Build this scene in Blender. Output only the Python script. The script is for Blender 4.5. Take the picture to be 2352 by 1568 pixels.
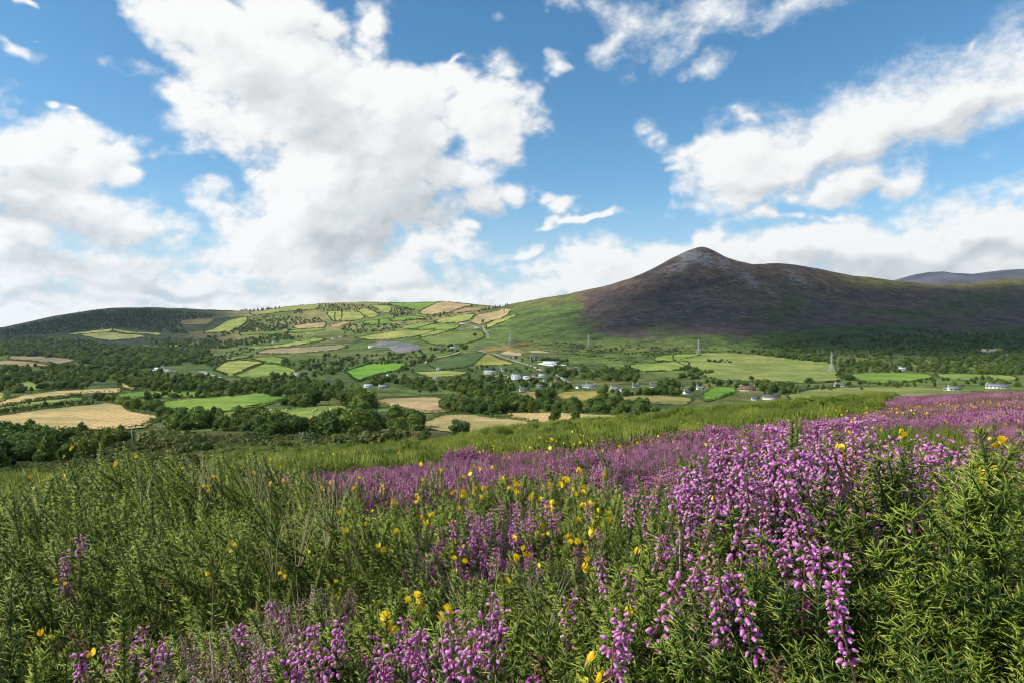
import bpy, math, random
import numpy as np
from mathutils import Vector, Matrix, Euler, geometry

random.seed(7)
rng = np.random.default_rng(7)
for o in list(bpy.data.objects):
    bpy.data.objects.remove(o)
scene = bpy.context.scene
col = scene.collection
rad = math.radians

# ------------------------------------------------------------------ camera
cam = bpy.data.cameras.new('camera')
cam.lens = 24.0
cam.sensor_width = 36.0
cam.clip_start = 0.02
cam.clip_end = 60000.0
cam.dof.use_dof = False
cam.dof.focus_distance = 1.7
cam.dof.aperture_fstop = 14.0
camo = bpy.data.objects.new('camera', cam)
camo.location = (0, 0, 0)
camo.rotation_euler = (rad(90), 0, 0)          # level, looking along +Y
col.objects.link(camo)
scene.camera = camo

# the photograph was measured on a 2352 x 1568 print; F is its focal length there
F, CX, CY = 1568.0, 1176.0, 784.0

# ------------------------------------------------------------------ light
SUN_AZ, SUN_EL = rad(-103), rad(41)             # clockwise from the view direction; from the left, a little behind
SUN = np.array([math.sin(SUN_AZ) * math.cos(SUN_EL), math.cos(SUN_AZ) * math.cos(SUN_EL), math.sin(SUN_EL)])
sl = bpy.data.lights.new('sun', 'SUN')
sl.energy = 5.0
sl.angle = rad(0.53)
sl.color = (1.0, 0.955, 0.88)
slo = bpy.data.objects.new('sun', sl)
slo.rotation_euler = Vector(-SUN).to_track_quat('-Z', 'Y').to_euler()
slo.location = (-300, -80, 300)
col.objects.link(slo)

scene.view_settings.view_transform = 'Standard'
scene.view_settings.look = 'None'
scene.view_settings.exposure = 0.25
scene.view_settings.gamma = 1.0
scene.view_settings.use_curve_mapping = False
scene.cycles.use_denoising = True
scene.cycles.max_bounces = 4
scene.cycles.diffuse_bounces = 2
scene.cycles.use_adaptive_sampling = True
scene.cycles.adaptive_threshold = .03
scene.cycles.filter_width = 1.1
scene.cycles.transparent_max_bounces = 12
scene.cycles.volume_bounces = 1

# ------------------------------------------------------------------ world: Nishita sky and cumulus clouds
world = bpy.data.worlds.new('World')
scene.world = world
world.use_nodes = True


class NT:
    """tiny helper to write node trees"""
    def __init__(s, nt):
        s.nt = nt

    def n(s, typ, ins=None, **kw):
        nd = s.nt.nodes.new(typ)
        for k, v in kw.items():
            setattr(nd, k, v)
        for k, v in (ins or {}).items():
            sk = nd.inputs[k]
            if isinstance(v, bpy.types.NodeSocket):
                s.nt.links.new(v, sk)
            elif isinstance(v, bpy.types.Node):
                s.nt.links.new(v.outputs[0], sk)
            else:
                if sk.type == 'RGBA' and len(v) == 3:
                    v = (*v, 1)
                sk.default_value = v
        return nd

    def m(s, op, a, b=None, c=None, clamp=False):
        ins = {0: a}
        if b is not None:
            ins[1] = b
        if c is not None:
            ins[2] = c
        nd = s.n('ShaderNodeMath', ins, operation=op)
        nd.use_clamp = clamp
        return nd.outputs[0]

    def vm(s, op, a, b=None, c=None):
        ins = {0: a}
        if b is not None:
            ins[1] = b
        if c is not None:
            ins[2] = c
        nd = s.n('ShaderNodeVectorMath', ins, operation=op)
        return nd.outputs[1] if op in ('LENGTH', 'DOT_PRODUCT', 'DISTANCE') else nd.outputs[0]

    def ss(s, v, a, b, c=0.0, d=1.0):
        return s.n('ShaderNodeMapRange', {0: v, 1: a, 2: b, 3: c, 4: d}, interpolation_type='SMOOTHSTEP').outputs[0]

    def lin(s, v, a, b, c=0.0, d=1.0):
        return s.n('ShaderNodeMapRange', {0: v, 1: a, 2: b, 3: c, 4: d}).outputs[0]

    def mix(s, f, a, b, blend='MIX'):
        nd = s.nt.nodes.new('ShaderNodeMix')
        nd.data_type = 'RGBA'
        nd.blend_type = blend
        nd.clamp_factor = True
        for i, v in ((0, f), (6, a), (7, b)):
            if isinstance(v, bpy.types.NodeSocket):
                s.nt.links.new(v, nd.inputs[i])
            else:
                if i and len(v) == 3:
                    v = (*v, 1)
                nd.inputs[i].default_value = v
        return nd.outputs[2]

    def noise(s, vec, scale, detail=4, rough=0.5, lac=2.0, dist=0.0, out=0):
        ins = {'Scale': scale, 'Detail': detail, 'Roughness': rough, 'Lacunarity': lac, 'Distortion': dist}
        if vec is not None:
            ins['Vector'] = vec
        return s.n('ShaderNodeTexNoise', ins).outputs[out]


def azel(px, row):
    u, v = (px - CX) / F, (CY - row) / F
    return math.atan(u), math.atan(v / math.sqrt(1 + u * u))


# clouds: centre, half sizes, tilt (degrees) and weight of each puff, measured on the print, kept as sky directions
PUFFS = [
    # the large broken cloud
    (400, 20, 110, 60, 15, 1), (520, 60, 150, 90, 25, 1), (590, 150, 150, 85, 20, 1), (470, 225, 120, 38, 8, 1),
    (390, 212, 100, 18, 3, .8), (560, 275, 180, 70, 15, 1), (700, 250, 170, 110, 15, 1), (820, 230, 130, 90, 0, 1),
    (960, 250, 130, 85, 0, 1), (1080, 265, 120, 80, 10, 1), (1135, 225, 80, 60, 0, .9), (1040, 335, 110, 60, 0, 1), (1170, 300, 55, 45, 0, .8),
    (760, 380, 170, 110, 0, 1), (920, 380, 190, 110, 0, 1), (1090, 415, 125, 55, -5, 1), (700, 480, 180, 90, 10, 1),
    (860, 490, 190, 90, -15, 1), (520, 470, 85, 42, 0, 1), (600, 520, 130, 80, 0, 1), (560, 590, 150, 45, 0, 1),
    (770, 580, 190, 60, 0, 1), (620, 20, 120, 50, 10, .8), (720, 30, 70, 45, 0, .5), (860, 25, 48, 34, -20, .7),
    # the left cloud
    (60, 350, 120, 70, 15, 1), (190, 350, 130, 55, 10, 1), (310, 335, 75, 35, 0, 1), (90, 450, 200, 80, 0, 1),
    (330, 385, 55, 28, 0, .9), (230, 500, 170, 70, 0, 1), (30, 560, 190, 80, 0, 1), (350, 525, 90, 50, 0, 1),
    (-200, 430, 220, 120, 0, 1), (-420, 520, 200, 90, 0, 1),
    # low banks along the left horizon
    (150, 630, 260, 75, 0, 1), (200, 745, 400, 40, 0, 1), (700, 720, 400, 40, 0, 1), (1050, 690, 260, 34, 0, 1), (1300, 670, 200, 34, 0, 1), (420, 640, 180, 45, 0, 1), (640, 640, 230, 50, 0, 1), (880, 630, 170, 42, 0, 1),
    (1060, 580, 115, 32, 0, .9), (80, 715, 330, 26, 0, .8), (480, 690, 330, 26, 0, .9), (860, 680, 330, 30, 0, .9), (1090, 535, 70, 16, 0, .4),
    (1120, 665, 170, 30, 0, .9), (1215, 572, 45, 16, -8, .6), (-300, 680, 300, 60, 0, 1),
    # banks along the right horizon
    (1330, 650, 150, 34, 0, 1), (1400, 600, 75, 34, 0, 1), (1480, 620, 110, 50, 0, 1), (1608, 572, 32, 32, 0, 1),
    (1660, 620, 170, 50, 0, 1), (1800, 580, 120, 48, 0, 1), (1930, 560, 150, 55, -8, 1), (2080, 550, 150, 65, -8, 1),
    (2240, 520, 120, 60, -10, 1), (2340, 520, 90, 75, 0, 1), (2250, 590, 250, 55, 0, 1), (2000, 610, 230, 45, 0, 1),
    (2560, 540, 250, 100, 0, 1), (1250, 625, 100, 22, 0, .8),
    # the long streak at upper right
    (1590, 335, 80, 26, -12, .8), (1690, 345, 120, 44, -12, 1), (1560, 390, 80, 18, -20, .4), (1690, 410, 100, 48, -8, 1), (1700, 450, 55, 18, 0, .8),
    (1850, 330, 170, 50, -14, 1), (2020, 275, 180, 58, -16, 1), (2190, 225, 180, 66, -20, 1), (2350, 165, 170, 72, -24, 1),
    (2560, 90, 220, 90, -24, 1), (1710, 264, 32, 11, 0, .6), (1960, 412, 115, 24, -12, .9), (1880, 430, 55, 22, 0, .7),
    (1800, 492, 75, 17, 0, .6), (1900, 488, 55, 10, 0, .35),
    # small ones
    (1315, 443, 42, 20, 0, .8), (1355, 479, 68, 9, -8, .75), (1255, 505, 30, 9, 0, .4), (1440, 55, 85, 50, 15, .75), (1395, 115, 65, 30, -20, .75),
    (1520, 50, 70, 50, 0, .5), (1650, 20, 75, 32, 0, .75), (1600, 70, 60, 28, -20, .4), (1860, 14, 110, 26, -8, .6), (1255, 155, 28, 20, 0, .65), (1630, 150, 60, 22, -15, .25), (2190, 100, 40, 15, -50, .3),
    (45, 18, 45, 11, 15, .5), (20, 112, 60, 20, 10, .7), (70, 95, 50, 8, 5, .35), (75, 213, 30, 10, 10, .3), (140, 228, 40, 8, 8, .22), (1040, 110, 25, 10, -40, .2),
]
GREYS = [  # shaded undersides: centre, half sizes, tilt, strength
    (760, 300, 240, 60, 28, .42), (930, 350, 180, 60, 20, .35), (960, 480, 230, 60, -8, .55), (830, 560, 150, 50, -20, .7), (1060, 500, 150, 30, -12, .55),
    (100, 420, 150, 40, 0, .4), (60, 500, 180, 50, 0, .55), (230, 540, 150, 34, 0, .4), (180, 620, 240, 30, 0, .5),
    (380, 665, 180, 18, 0, .55), (780, 660, 120, 20, 0, .6), (120, 690, 240, 14, 0, .35), (1000, 655, 130, 16, 0, .3),
    (620, 640, 160, 20, 0, .3), (2050, 600, 320, 40, 0, .55), (2250, 570, 250, 40, -5, .62), (1900, 610, 200, 25, 0, .4),
    (1750, 430, 130, 22, -8, .3), (1900, 375, 220, 18, -16, .35), (2180, 275, 260, 22, -20, .4), (1650, 640, 220, 20, 0, .35), (1960, 425, 110, 16, -10, .35),
    (560, 120, 130, 50, 20, .12), (1850, 500, 110, 10, 0, .3), (500, 60, 90, 30, 25, .1),
]


wt = world.node_tree
wt.nodes.clear()
W = NT(wt)
wo = W.n('ShaderNodeOutputWorld')
sky = W.n('ShaderNodeTexSky', sky_type='NISHITA', sun_disc=False)
sky.sun_elevation = SUN_EL
sky.sun_rotation = SUN_AZ
sky.altitude = 200
sky.air_density = 1.0
sky.dust_density = 0.15
sky.ozone_density = 1.6
skc = W.n('ShaderNodeHueSaturation', {'Hue': .492, 'Saturation': 1.28, 'Value': 1.0, 'Color': sky.outputs[0]}).outputs[0]
geo = W.n('ShaderNodeSeparateXYZ', {0: W.n('ShaderNodeTexCoord').outputs['Generated']})
skc = W.mix(W.ss(geo.outputs[2], .22, -.02), skc, (3.2, 4.4, 5.4))      # pale air low over the land
bgs = W.n('ShaderNodeBackground', {0: skc, 1: 0.125})
wt.links.new(bgs.outputs[0], wo.inputs[0])


# ------------------------------------------------------------------ numpy noise
def _hash(*ii):
    h = np.zeros(np.broadcast(*ii).shape, np.uint32)
    for a, k in zip(ii, (374761393, 668265263, 2147483647 - 58913)):
        h = h + a.astype(np.uint32) * np.uint32(k)
    h = (h ^ (h >> np.uint32(13))) * np.uint32(1274126177)
    h = (h ^ (h >> np.uint32(16))) * np.uint32(2246822519)
    return (h ^ (h >> np.uint32(15))).astype(np.float32) / np.float32(4294967295.0)


def vnoise(P):
    """value noise in 0..1 of points (n, 2 or 3)"""
    P = np.asarray(P, np.float64)
    I = np.floor(P).astype(np.int64)
    f = P - I
    f = f * f * f * (f * (f * 6 - 15) + 10)
    d = P.shape[1]
    out = 0
    for c in range(2 ** d):
        b = [(c >> k) & 1 for k in range(d)]
        w = 1
        for k in range(d):
            w = w * (f[:, k] if b[k] else 1 - f[:, k])
        out = out + w * _hash(*[I[:, k] + b[k] for k in range(d)])
    return out


_ROT = np.array(Euler((.6, .9, 1.1)).to_matrix())


def fbm(P, octaves=4, gain=.5, lac=2.03, billow=False):
    P = np.asarray(P, np.float64)
    out = np.zeros(len(P))
    a, s = 1.0, 0.0
    for i in range(octaves):
        v = vnoise(P + 17.31 * i)
        if billow:
            v = np.abs(2 * v - 1)
        out += a * v
        s += a
        a *= gain
        P = P * lac
        if P.shape[1] == 3:
            P = P @ _ROT
        else:
            P = P @ _ROT[:2, :2] * 1.08
    return out / s


def sstep(x, a, b):
    t = np.clip((np.asarray(x, float) - a) / (b - a), 0, 1)
    return t * t * (3 - 2 * t)


# ------------------------------------------------------------------ mesh and object helpers
def mesh_np(name, V, Fc, mats=(), mat_idx=None, smooth=False):
    """mesh from arrays: Fc is one (n,3)/(n,4) array or a list of such arrays"""
    V = np.asarray(V, np.float32).reshape(-1, 3)
    Fs = Fc if isinstance(Fc, list) else [Fc]
    Fs = [np.asarray(f, np.int32) for f in Fs if len(f)]
    me = bpy.data.meshes.new(name)
    me.vertices.add(len(V))
    me.vertices.foreach_set('co', V.ravel())
    loops = np.concatenate([f.ravel() for f in Fs]) if Fs else np.zeros(0, np.int32)
    tot = np.concatenate([np.full(len(f), f.shape[1], np.int32) for f in Fs]) if Fs else np.zeros(0, np.int32)
    me.loops.add(len(loops))
    me.loops.foreach_set('vertex_index', loops)
    me.polygons.add(len(tot))
    st = np.concatenate([[0], np.cumsum(tot)[:-1]]).astype(np.int32) if len(tot) else tot
    me.polygons.foreach_set('loop_start', st)
    for m in (mats if isinstance(mats, (list, tuple)) else [mats]):
        me.materials.append(m)
    if mat_idx is not None:
        me.polygons.foreach_set('material_index', np.asarray(mat_idx, np.int32))
    if smooth:
        me.polygons.foreach_set('use_smooth', np.ones(len(tot), bool))
    me.update(calc_edges=True)
    return me


def attr(me, name, data, typ='FLOAT', dom='POINT'):
    a = me.attributes.new(name, typ, dom)
    data = np.asarray(data, np.int32 if typ == 'INT' else np.float32)
    key = {'FLOAT': 'value', 'INT': 'value', 'FLOAT_VECTOR': 'vector', 'FLOAT_COLOR': 'color'}[typ]
    a.data.foreach_set(key, data.ravel())


class MB:
    """collects shapes into one mesh"""
    def __init__(s):
        s.V, s.T, s.Q, s.n = [], [], [], 0

    def add(s, V, T=None, Q=None):
        V = np.asarray(V, float).reshape(-1, 3)
        if T is not None and len(T):
            s.T.append(np.asarray(T, int) + s.n)
        if Q is not None and len(Q):
            s.Q.append(np.asarray(Q, int) + s.n)
        s.V.append(V)
        s.n += len(V)
        return s

    def box(s, c, d, rz=0.0):
        x, y, z = np.array(d) / 2
        V = np.array([[i, j, k] for k in (-z, z) for j in (-y, y) for i in (-x, x)])
        cz, sz = math.cos(rz), math.sin(rz)
        V = V @ np.array([[cz, sz, 0], [-sz, cz, 0], [0, 0, 1]])
        return s.add(V + np.array(c), Q=[[0, 2, 3, 1], [4, 5, 7, 6], [0, 1, 5, 4], [2, 6, 7, 3], [0, 4, 6, 2], [1, 3, 7, 5]])

    def tube(s, P, R, n=6, cap=True):
        P = np.asarray(P, float)
        R = np.broadcast_to(np.asarray(R, float), (len(P),))
        T = np.gradient(P, axis=0)
        T /= np.linalg.norm(T, axis=1)[:, None] + 1e-12
        ref = np.array([0, 0, 1.0]) if abs(T[0][2]) < .9 else np.array([1.0, 0, 0])
        V = []
        for p, r, t in zip(P, R, T):
            a = np.cross(t, ref); a /= np.linalg.norm(a) + 1e-12
            b = np.cross(t, a)
            th = np.arange(n) * 2 * math.pi / n
            V.append(p + r * (np.cos(th)[:, None] * a + np.sin(th)[:, None] * b))
        V = np.concatenate(V)
        Q = [[i * n + k, i * n + (k + 1) % n, (i + 1) * n + (k + 1) % n, (i + 1) * n + k] for i in range(len(P) - 1) for k in range(n)]
        T_ = []
        if cap:
            V = np.concatenate([V, P[:1], P[-1:]])
            c0, c1 = len(P) * n, len(P) * n + 1
            T_ = [[c0, (k + 1) % n, k] for k in range(n)] + [[c1, (len(P) - 1) * n + k, (len(P) - 1) * n + (k + 1) % n] for k in range(n)]
        return s.add(V, T_, Q)

    def mesh(s, name, mat, smooth=False):
        return mesh_np(name, np.concatenate(s.V), ([np.concatenate(s.T)] if s.T else []) + ([np.concatenate(s.Q)] if s.Q else []), mat, smooth=smooth)


def obj(name, me, parent=None, loc=None, kind=None, label=None, cat=None, group=None):
    o = bpy.data.objects.new(name, me)
    col.objects.link(o)
    if parent is not None:
        o.parent = parent
    if loc is not None:
        o.location = loc
    tag(o, label, cat, group, kind)
    return o


def tag(o, label=None, cat=None, group=None, kind=None):
    if label:
        o['label'] = label
    if cat:
        o['category'] = cat
    if group:
        o['group'] = group
    if kind:
        o['kind'] = kind
    return o


def thing(name, loc, label, cat, group=None, rz=0.0, scale=None):
    o = obj(name, None, None, loc, None, label, cat, group)
    o.empty_display_size = .1
    o.rotation_euler = (0, 0, rz)
    if scale is not None:
        o.scale = scale
    return o


# ------------------------------------------------------------------ materials
def material(name, build):
    m = bpy.data.materials.new(name)
    m.use_nodes = True
    m.node_tree.nodes.clear()
    t = NT(m.node_tree)
    out = t.n('ShaderNodeOutputMaterial')
    sh = build(t)
    m.node_tree.links.new(sh, out.inputs[0])
    return m


def pbsdf(t, colour, rough=.7, spec=.3, normal=None, **extra):
    ins = {'Base Color': colour, 'Roughness': rough, 'Specular IOR Level': spec}
    if not isinstance(colour, bpy.types.NodeSocket):
        ins['Base Color'] = (*colour[:3], 1)
    if normal is not None:
        ins['Normal'] = normal
    ins.update(extra)
    return t.n('ShaderNodeBsdfPrincipled', ins).outputs[0]


def leafy(t, colour, trans=.35, rough=.5, spec=.35):
    a = pbsdf(t, colour, rough, spec)
    tint = t.mix(1.0, colour if isinstance(colour, bpy.types.NodeSocket) else (*colour, 1), (1.15, 1.25, .6, 1), 'MULTIPLY')
    b = t.n('ShaderNodeBsdfTranslucent', {0: tint}).outputs[0]
    return t.n('ShaderNodeMixShader', {0: trans, 1: a, 2: b}).outputs[0]


def simple(name, c, rough=.7, spec=.3, var=.12, scale=3.0):
    def b(t):
        tcn = t.n('ShaderNodeTexCoord').outputs['Object']
        n = t.noise(tcn, scale, 4, .6)
        cc = t.mix(n, tuple(x * (1 - var) for x in c), tuple(min(1, x * (1 + var)) for x in c))
        return pbsdf(t, cc, rough, spec)
    return material(name, b)


def scatter(name, protos, P, R, S, I, label, cat=None, kind='stuff'):
    """one object of kind stuff: geometry nodes put a shape on every point"""
    P = np.asarray(P, np.float32)
    me = bpy.data.meshes.new(name)
    me.vertices.add(len(P))
    me.vertices.foreach_set('co', P.ravel())
    S = np.asarray(S, np.float32)
    if S.ndim == 1:
        S = np.repeat(S[:, None], 3, 1)
    attr(me, 'turn', R, 'FLOAT_VECTOR')
    attr(me, 'size', S, 'FLOAT_VECTOR')
    attr(me, 'pick', I, 'INT')
    c = bpy.data.collections.new(name + '_shapes')
    for k, m in enumerate(protos):
        c.objects.link(bpy.data.objects.new('%s_shape_%02d' % (name, k), m))
    g = bpy.data.node_groups.new(name + '_nodes', 'GeometryNodeTree')
    g.interface.new_socket('Geometry', in_out='INPUT', socket_type='NodeSocketGeometry')
    g.interface.new_socket('Geometry', in_out='OUTPUT', socket_type='NodeSocketGeometry')
    t = NT(g)
    gi, go = t.n('NodeGroupInput'), t.n('NodeGroupOutput')
    ci = t.n('GeometryNodeCollectionInfo', {'Collection': c, 'Separate Children': True, 'Reset Children': True})
    na = [t.n('GeometryNodeInputNamedAttribute', {'Name': k}, data_type=d) for k, d in (('turn', 'FLOAT_VECTOR'), ('size', 'FLOAT_VECTOR'), ('pick', 'INT'))]
    ip = t.n('GeometryNodeInstanceOnPoints', {'Points': gi.outputs[0], 'Instance': ci.outputs[0], 'Pick Instance': True})
    for a, k in zip(na, ('Rotation', 'Scale', 'Instance Index')):
        g.links.new(a.outputs[0], ip.inputs[k])
    g.links.new(ip.outputs[0], go.inputs[0])
    o = bpy.data.objects.new(name, me)
    col.objects.link(o)
    md = o.modifiers.new('plants', 'NODES')
    md.node_group = g
    tag(o, label, cat, None, kind)
    return o


# ------------------------------------------------------------------ sky dome carrying the clouds (clear between them: the world's sky shows through)
RD = 25000.0


def clouds():
    def lines(parts):
        out = []
        for a, b, st in parts:
            out.append(np.arange(a, b, st))
        return np.concatenate(out)
    az = np.radians(lines([(-180, -120, 2.5), (-120, -86, .45), (-86, -44, 1.2), (-44, 44, .15), (44, 180.01, 2.5)]))
    el = np.radians(lines([(-3, 0, 1.5), (0, 31, .15), (31, 54, .45), (54, 90.01, 3)]))
    A, E = np.meshgrid(az, el, indexing='ij')
    nA, nE = A.shape
    a, e = A.ravel(), E.ravel()
    D = np.stack([np.sin(a) * np.cos(e), np.cos(a) * np.cos(e), np.sin(e)], 1)
    ns = (D * np.array([1, 1, 1.35])) @ _ROT

    def field(a, e, ns):
        w1x, w1y = fbm(ns * 7 + 3.1, 3) - .5, fbm(ns * 7 + 41.7, 3) - .5
        w2x, w2y = fbm(ns * 26 + 9.4, 3) - .5, fbm(ns * 26 + 77.2, 3) - .5
        pa, pe = a + .08 * w1x + .05 * w2x, e + .055 * w1y + .038 * w2y
        f = np.full(len(a), -3.0)
        for (x, y, rx, ry, tilt, w) in PUFFS:
            ca, ce = azel(x, y)
            ax, ex = rx / F * math.cos(ca) ** 2, ry / F * math.cos(ca)
            da, de = pa - ca, pe - ce
            c, s = math.cos(rad(tilt)), math.sin(rad(tilt))
            q = np.hypot((da * c - de * s) / ax, (da * s + de * c) / ex)
            k = max(min(ax, ex) / .045, .75)
            v = k * (1.16 - q) + (w - 1) * .75 + .34
            h = np.clip(.25 - np.abs(f - v), 0, None) / .25
            f = np.maximum(f, v) + h * h * .25 * .25
        wild = (fbm(ns * 2.6 + 5, 4) - .52) * 9
        off = np.maximum(sstep(np.abs(a), .76, .95), sstep(e, .52, .66))
        f = f * (1 - off) + wild * off
        # the clouds that stand between the sun and the shaded hills
        Q = RD * np.stack([np.sin(a) * np.cos(e), np.cos(a) * np.cos(e), np.sin(e)], 1)
        near = sstep((Q / RD) @ SUN, math.cos(rad(21)), math.cos(rad(15)))
        t = (Q[:, 2] - 90) / SUN[2]
        gx, gy = Q[:, 0] - SUN[0] * t, Q[:, 1] - SUN[1] * t
        f = f * (1 - near) + near * shade_field(gx, gy)
        bil = fbm(ns * 13 + 1.7, 5, .52, 2.1, billow=True)
        n1 = fbm(ns * 9 + 23.0, 6, .55)
        calm = 1 - .5 * sstep(a, .2, .3) * sstep(e, .17, .22)          # the upper right streak is smoother
        dd = f + (n1 - .5) * 1.9 * calm * (1 - near) + (bil - .42) * 1.5 * calm * (1 - near) + near * (n1 - .5) * .3
        thin = sstep(a, .08, .16) * sstep(e, .27, .31)                  # the scraps high up are thin
        dd = dd * (1 - .5 * thin) + .06 * thin
        return dd, f, pa, pe

    dd, f, pa, pe = field(a, e, ns)
    # light and shade inside the clouds: thinner towards the sun = lit side
    H = np.clip(dd, -.2, 2.5).reshape(nA, nE)

    def shift(M, da, de):
        ia = np.clip(np.interp(az + da, az, np.arange(nA)), 0, nA - 1)
        ie = np.clip(np.interp(el + de, el, np.arange(nE)), 0, nE - 1)
        i0, j0 = np.minimum(ia.astype(int), nA - 2), np.minimum(ie.astype(int), nE - 2)
        fa, fe = (ia - i0)[:, None], (ie - j0)[None, :]
        g = lambda di, dj: M[np.ix_(i0 + di, j0 + dj)]
        return (g(0, 0) * (1 - fa) + g(1, 0) * fa) * (1 - fe) + (g(0, 1) * (1 - fa) + g(1, 1) * fa) * fe

    rel = 0
    for st, w in ((.008, .75), (.02, .6), (.045, .35)):
        rel = rel + w * (H - shift(H, -st * .75, st * .8))
    rel = np.clip(rel, -1, .9).ravel()
    grey = np.zeros(len(a))
    for (x, y, rx, ry, tilt, w) in GREYS:
        ca, ce = azel(x, y)
        ax, ex = rx / F * math.cos(ca) ** 2, ry / F * math.cos(ca)
        da, de = pa - ca, pe - ce
        c, s = math.cos(rad(tilt)), math.sin(rad(tilt))
        q = np.hypot((da * c - de * s) / ax, (da * s + de * c) / ex)
        grey = np.maximum(grey, w * (1 - sstep(q, .2, 1.35)))
    soft = fbm(ns * 16 + 50, 4) - .5
    lit = .91 + .28 * rel - .88 * grey + .15 * soft - .06 * sstep(dd, .8, 2.2)
    V = D * RD
    ii = np.arange(nA * nE).reshape(nA, nE)
    Fq = np.stack([ii[:-1, :-1], ii[:-1, 1:], ii[1:, 1:], ii[1:, :-1]], -1).reshape(-1, 4)

    def build(t):
        cl = t.n('ShaderNodeAttribute', attribute_name='cloud').outputs['Fac']
        li = t.n('ShaderNodeAttribute', attribute_name='lit').outputs['Fac']
        pos = t.vm('NORMALIZE', t.n('ShaderNodeNewGeometry').outputs['Position'])
        ps = t.vm('MULTIPLY', pos, (1, 1, 1.5))
        n = t.noise(ps, 95.0, 4, .62)
        k = t.m('MULTIPLY_ADD', t.m('SUBTRACT', n, .5), .48, cl)
        al = t.ss(k, -.18, .64)
        l2 = t.m('MULTIPLY_ADD', t.m('SUBTRACT', n, .5), .22, li, clamp=True)
        cc = t.mix(l2, (.44, .48, .515), (.97, .97, .96))
        em = t.n('ShaderNodeEmission', {0: cc, 1: 0.86})
        tr = t.n('ShaderNodeBsdfTransparent')
        return t.n('ShaderNodeMixShader', {0: t.m('MULTIPLY', al, .985), 1: tr.outputs[0], 2: em.outputs[0]}).outputs[0]
    m = material('sky_clouds', build)
    m.cycles.emission_sampling = 'NONE'
    me = mesh_np('sky', V, Fq, m, smooth=True)
    attr(me, 'cloud', dd)
    attr(me, 'lit', lit)
    obj('sky', me, kind='structure', label='blue sky with broken white cumulus clouds')


# ------------------------------------------------------------------ terrain: height tables along bearings (columns of the print) and depths
PXT = np.array([-600, 0, 300, 600, 900, 1176, 1450, 1615, 1750, 2000, 2352, 2950], float)
NEAR = {  # top of the low plants
    .3: [-.30] * 12,
    .6: [-.33, -.33, -.33, -.33, -.32, -.30, -.27, -.24, -.22, -.21, -.215, -.215],
    1.0: [-.38, -.38, -.38, -.37, -.36, -.33, -.27, -.22, -.185, -.18, -.19, -.19],
    1.6: [-.44, -.44, -.44, -.43, -.42, -.41, -.36, -.32, -.30, -.27, -.25, -.25],
    2.5: [-.55, -.55, -.53, -.53, -.53, -.53, -.50, -.47, -.45, -.42, -.39, -.39],
    4.0: [-.71, -.71, -.66, -.74, -.74, -.72, -.68, -.64, -.62, -.58, -.53, -.53],
    8.0: [-2.2, -2.2, -1.9, -1.44, -1.4, -1.3, -1.2, -1.12, -1.05, -.98, -.88, -.88],
    20.: [-6., -6., -5.2, -3.5, -3.15, -2.8, -2.45, -2.2, -2.05, -1.85, -1.6, -1.6],
    40.: [-11., -11., -10., -7., -6.4, -5.1, -4.45, -4.0, -3.75, -3.25, -2.75, -2.75],
}
FAR = {  # ground
    60: [-15, -15, -13.5, -10.4, -9.8, -9.5, -8.8, -8.2, -7.6, -6.8, -6.2, -6.2],
    120: [-24, -24, -22, -18, -19, -22, -22, -21, -20, -19, -18, -18],
    230: [-32, -32, -31.5, -30, -31, -33, -34, -34, -34, -34, -34, -34],
    330: [-36, -36, -37, -37, -37.5, -38.5, -39, -40, -40, -40, -40, -40],
    450: [-38, -38, -39, -39.5, -40.5, -41.5, -42, -42, -42, -42, -42, -42],
    600: [-39, -39, -40.5, -41.5, -42.5, -43, -43, -43, -43.5, -43.5, -43.5, -43.5],
    800: [-39, -39, -41, -42, -43, -43, -43, -44, -44, -44.5, -44.5, -44.5],
    1000: [-38, -38, -40, -40, -41, -41, -42, -43, -44, -45, -43, -43],
    1300: [-36, -36, -37, -32, -27, -22, -25, -26, -26, -26, -25, -25],
    1500: [-34, -34, -33, -24, -16, -6, 0, 12, 8, 6, 4, 4],
    1750: [-28, -28, -25, -12, -4, 17, 58, 78, 68, 46, 36, 36],
    2000: [-20, -20, -14, 8, 18, 50, 120, 160, 142, 112, 102, 102],
    2500: [6, 6, 30, 62, 83, 118, 200, 200, 200, 200, 200, 200],
}
SKYPX = [-600, -200, 0, 60, 150, 215, 240, 330, 420, 500, 600, 650, 740, 830, 960, 1020, 1080, 1150, 1200, 1300, 1400, 1480, 1530, 1568, 1586, 1603, 1618, 1635, 1655, 1685, 1728, 1790, 1850, 1950, 2050, 2150, 2230, 2290, 2352, 2950]
SKYROW = [760, 758, 752, 742, 722, 713, 709, 707, 711, 715, 715, 707, 698, 695, 697, 692, 697, 704, 693, 678, 654, 625, 598, 579, 571.5, 566.5, 566.5, 573, 585, 598, 608, 605, 612, 632, 645, 652, 650, 643, 640, 630]
YSPX = [-600, 0, 300, 600, 900, 1100, 1176, 1450, 1615, 1750, 2000, 2352, 2950]
YSY = [3200, 3200, 3500, 3300, 3200, 2850, 2600, 2250, 2200, 2200, 2300, 2400, 2400]
YVEG = [.3, 2.5, 4, 8, 20, 40]
VEG = [.34, .40, .40, .30, .38, .42]
TPX = np.arange(-600, 2951, 10.0)
LY0, LY1, NLY = math.log(.22), math.log(14000), 620
TLY = np.linspace(LY0, LY1, NLY)


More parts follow.
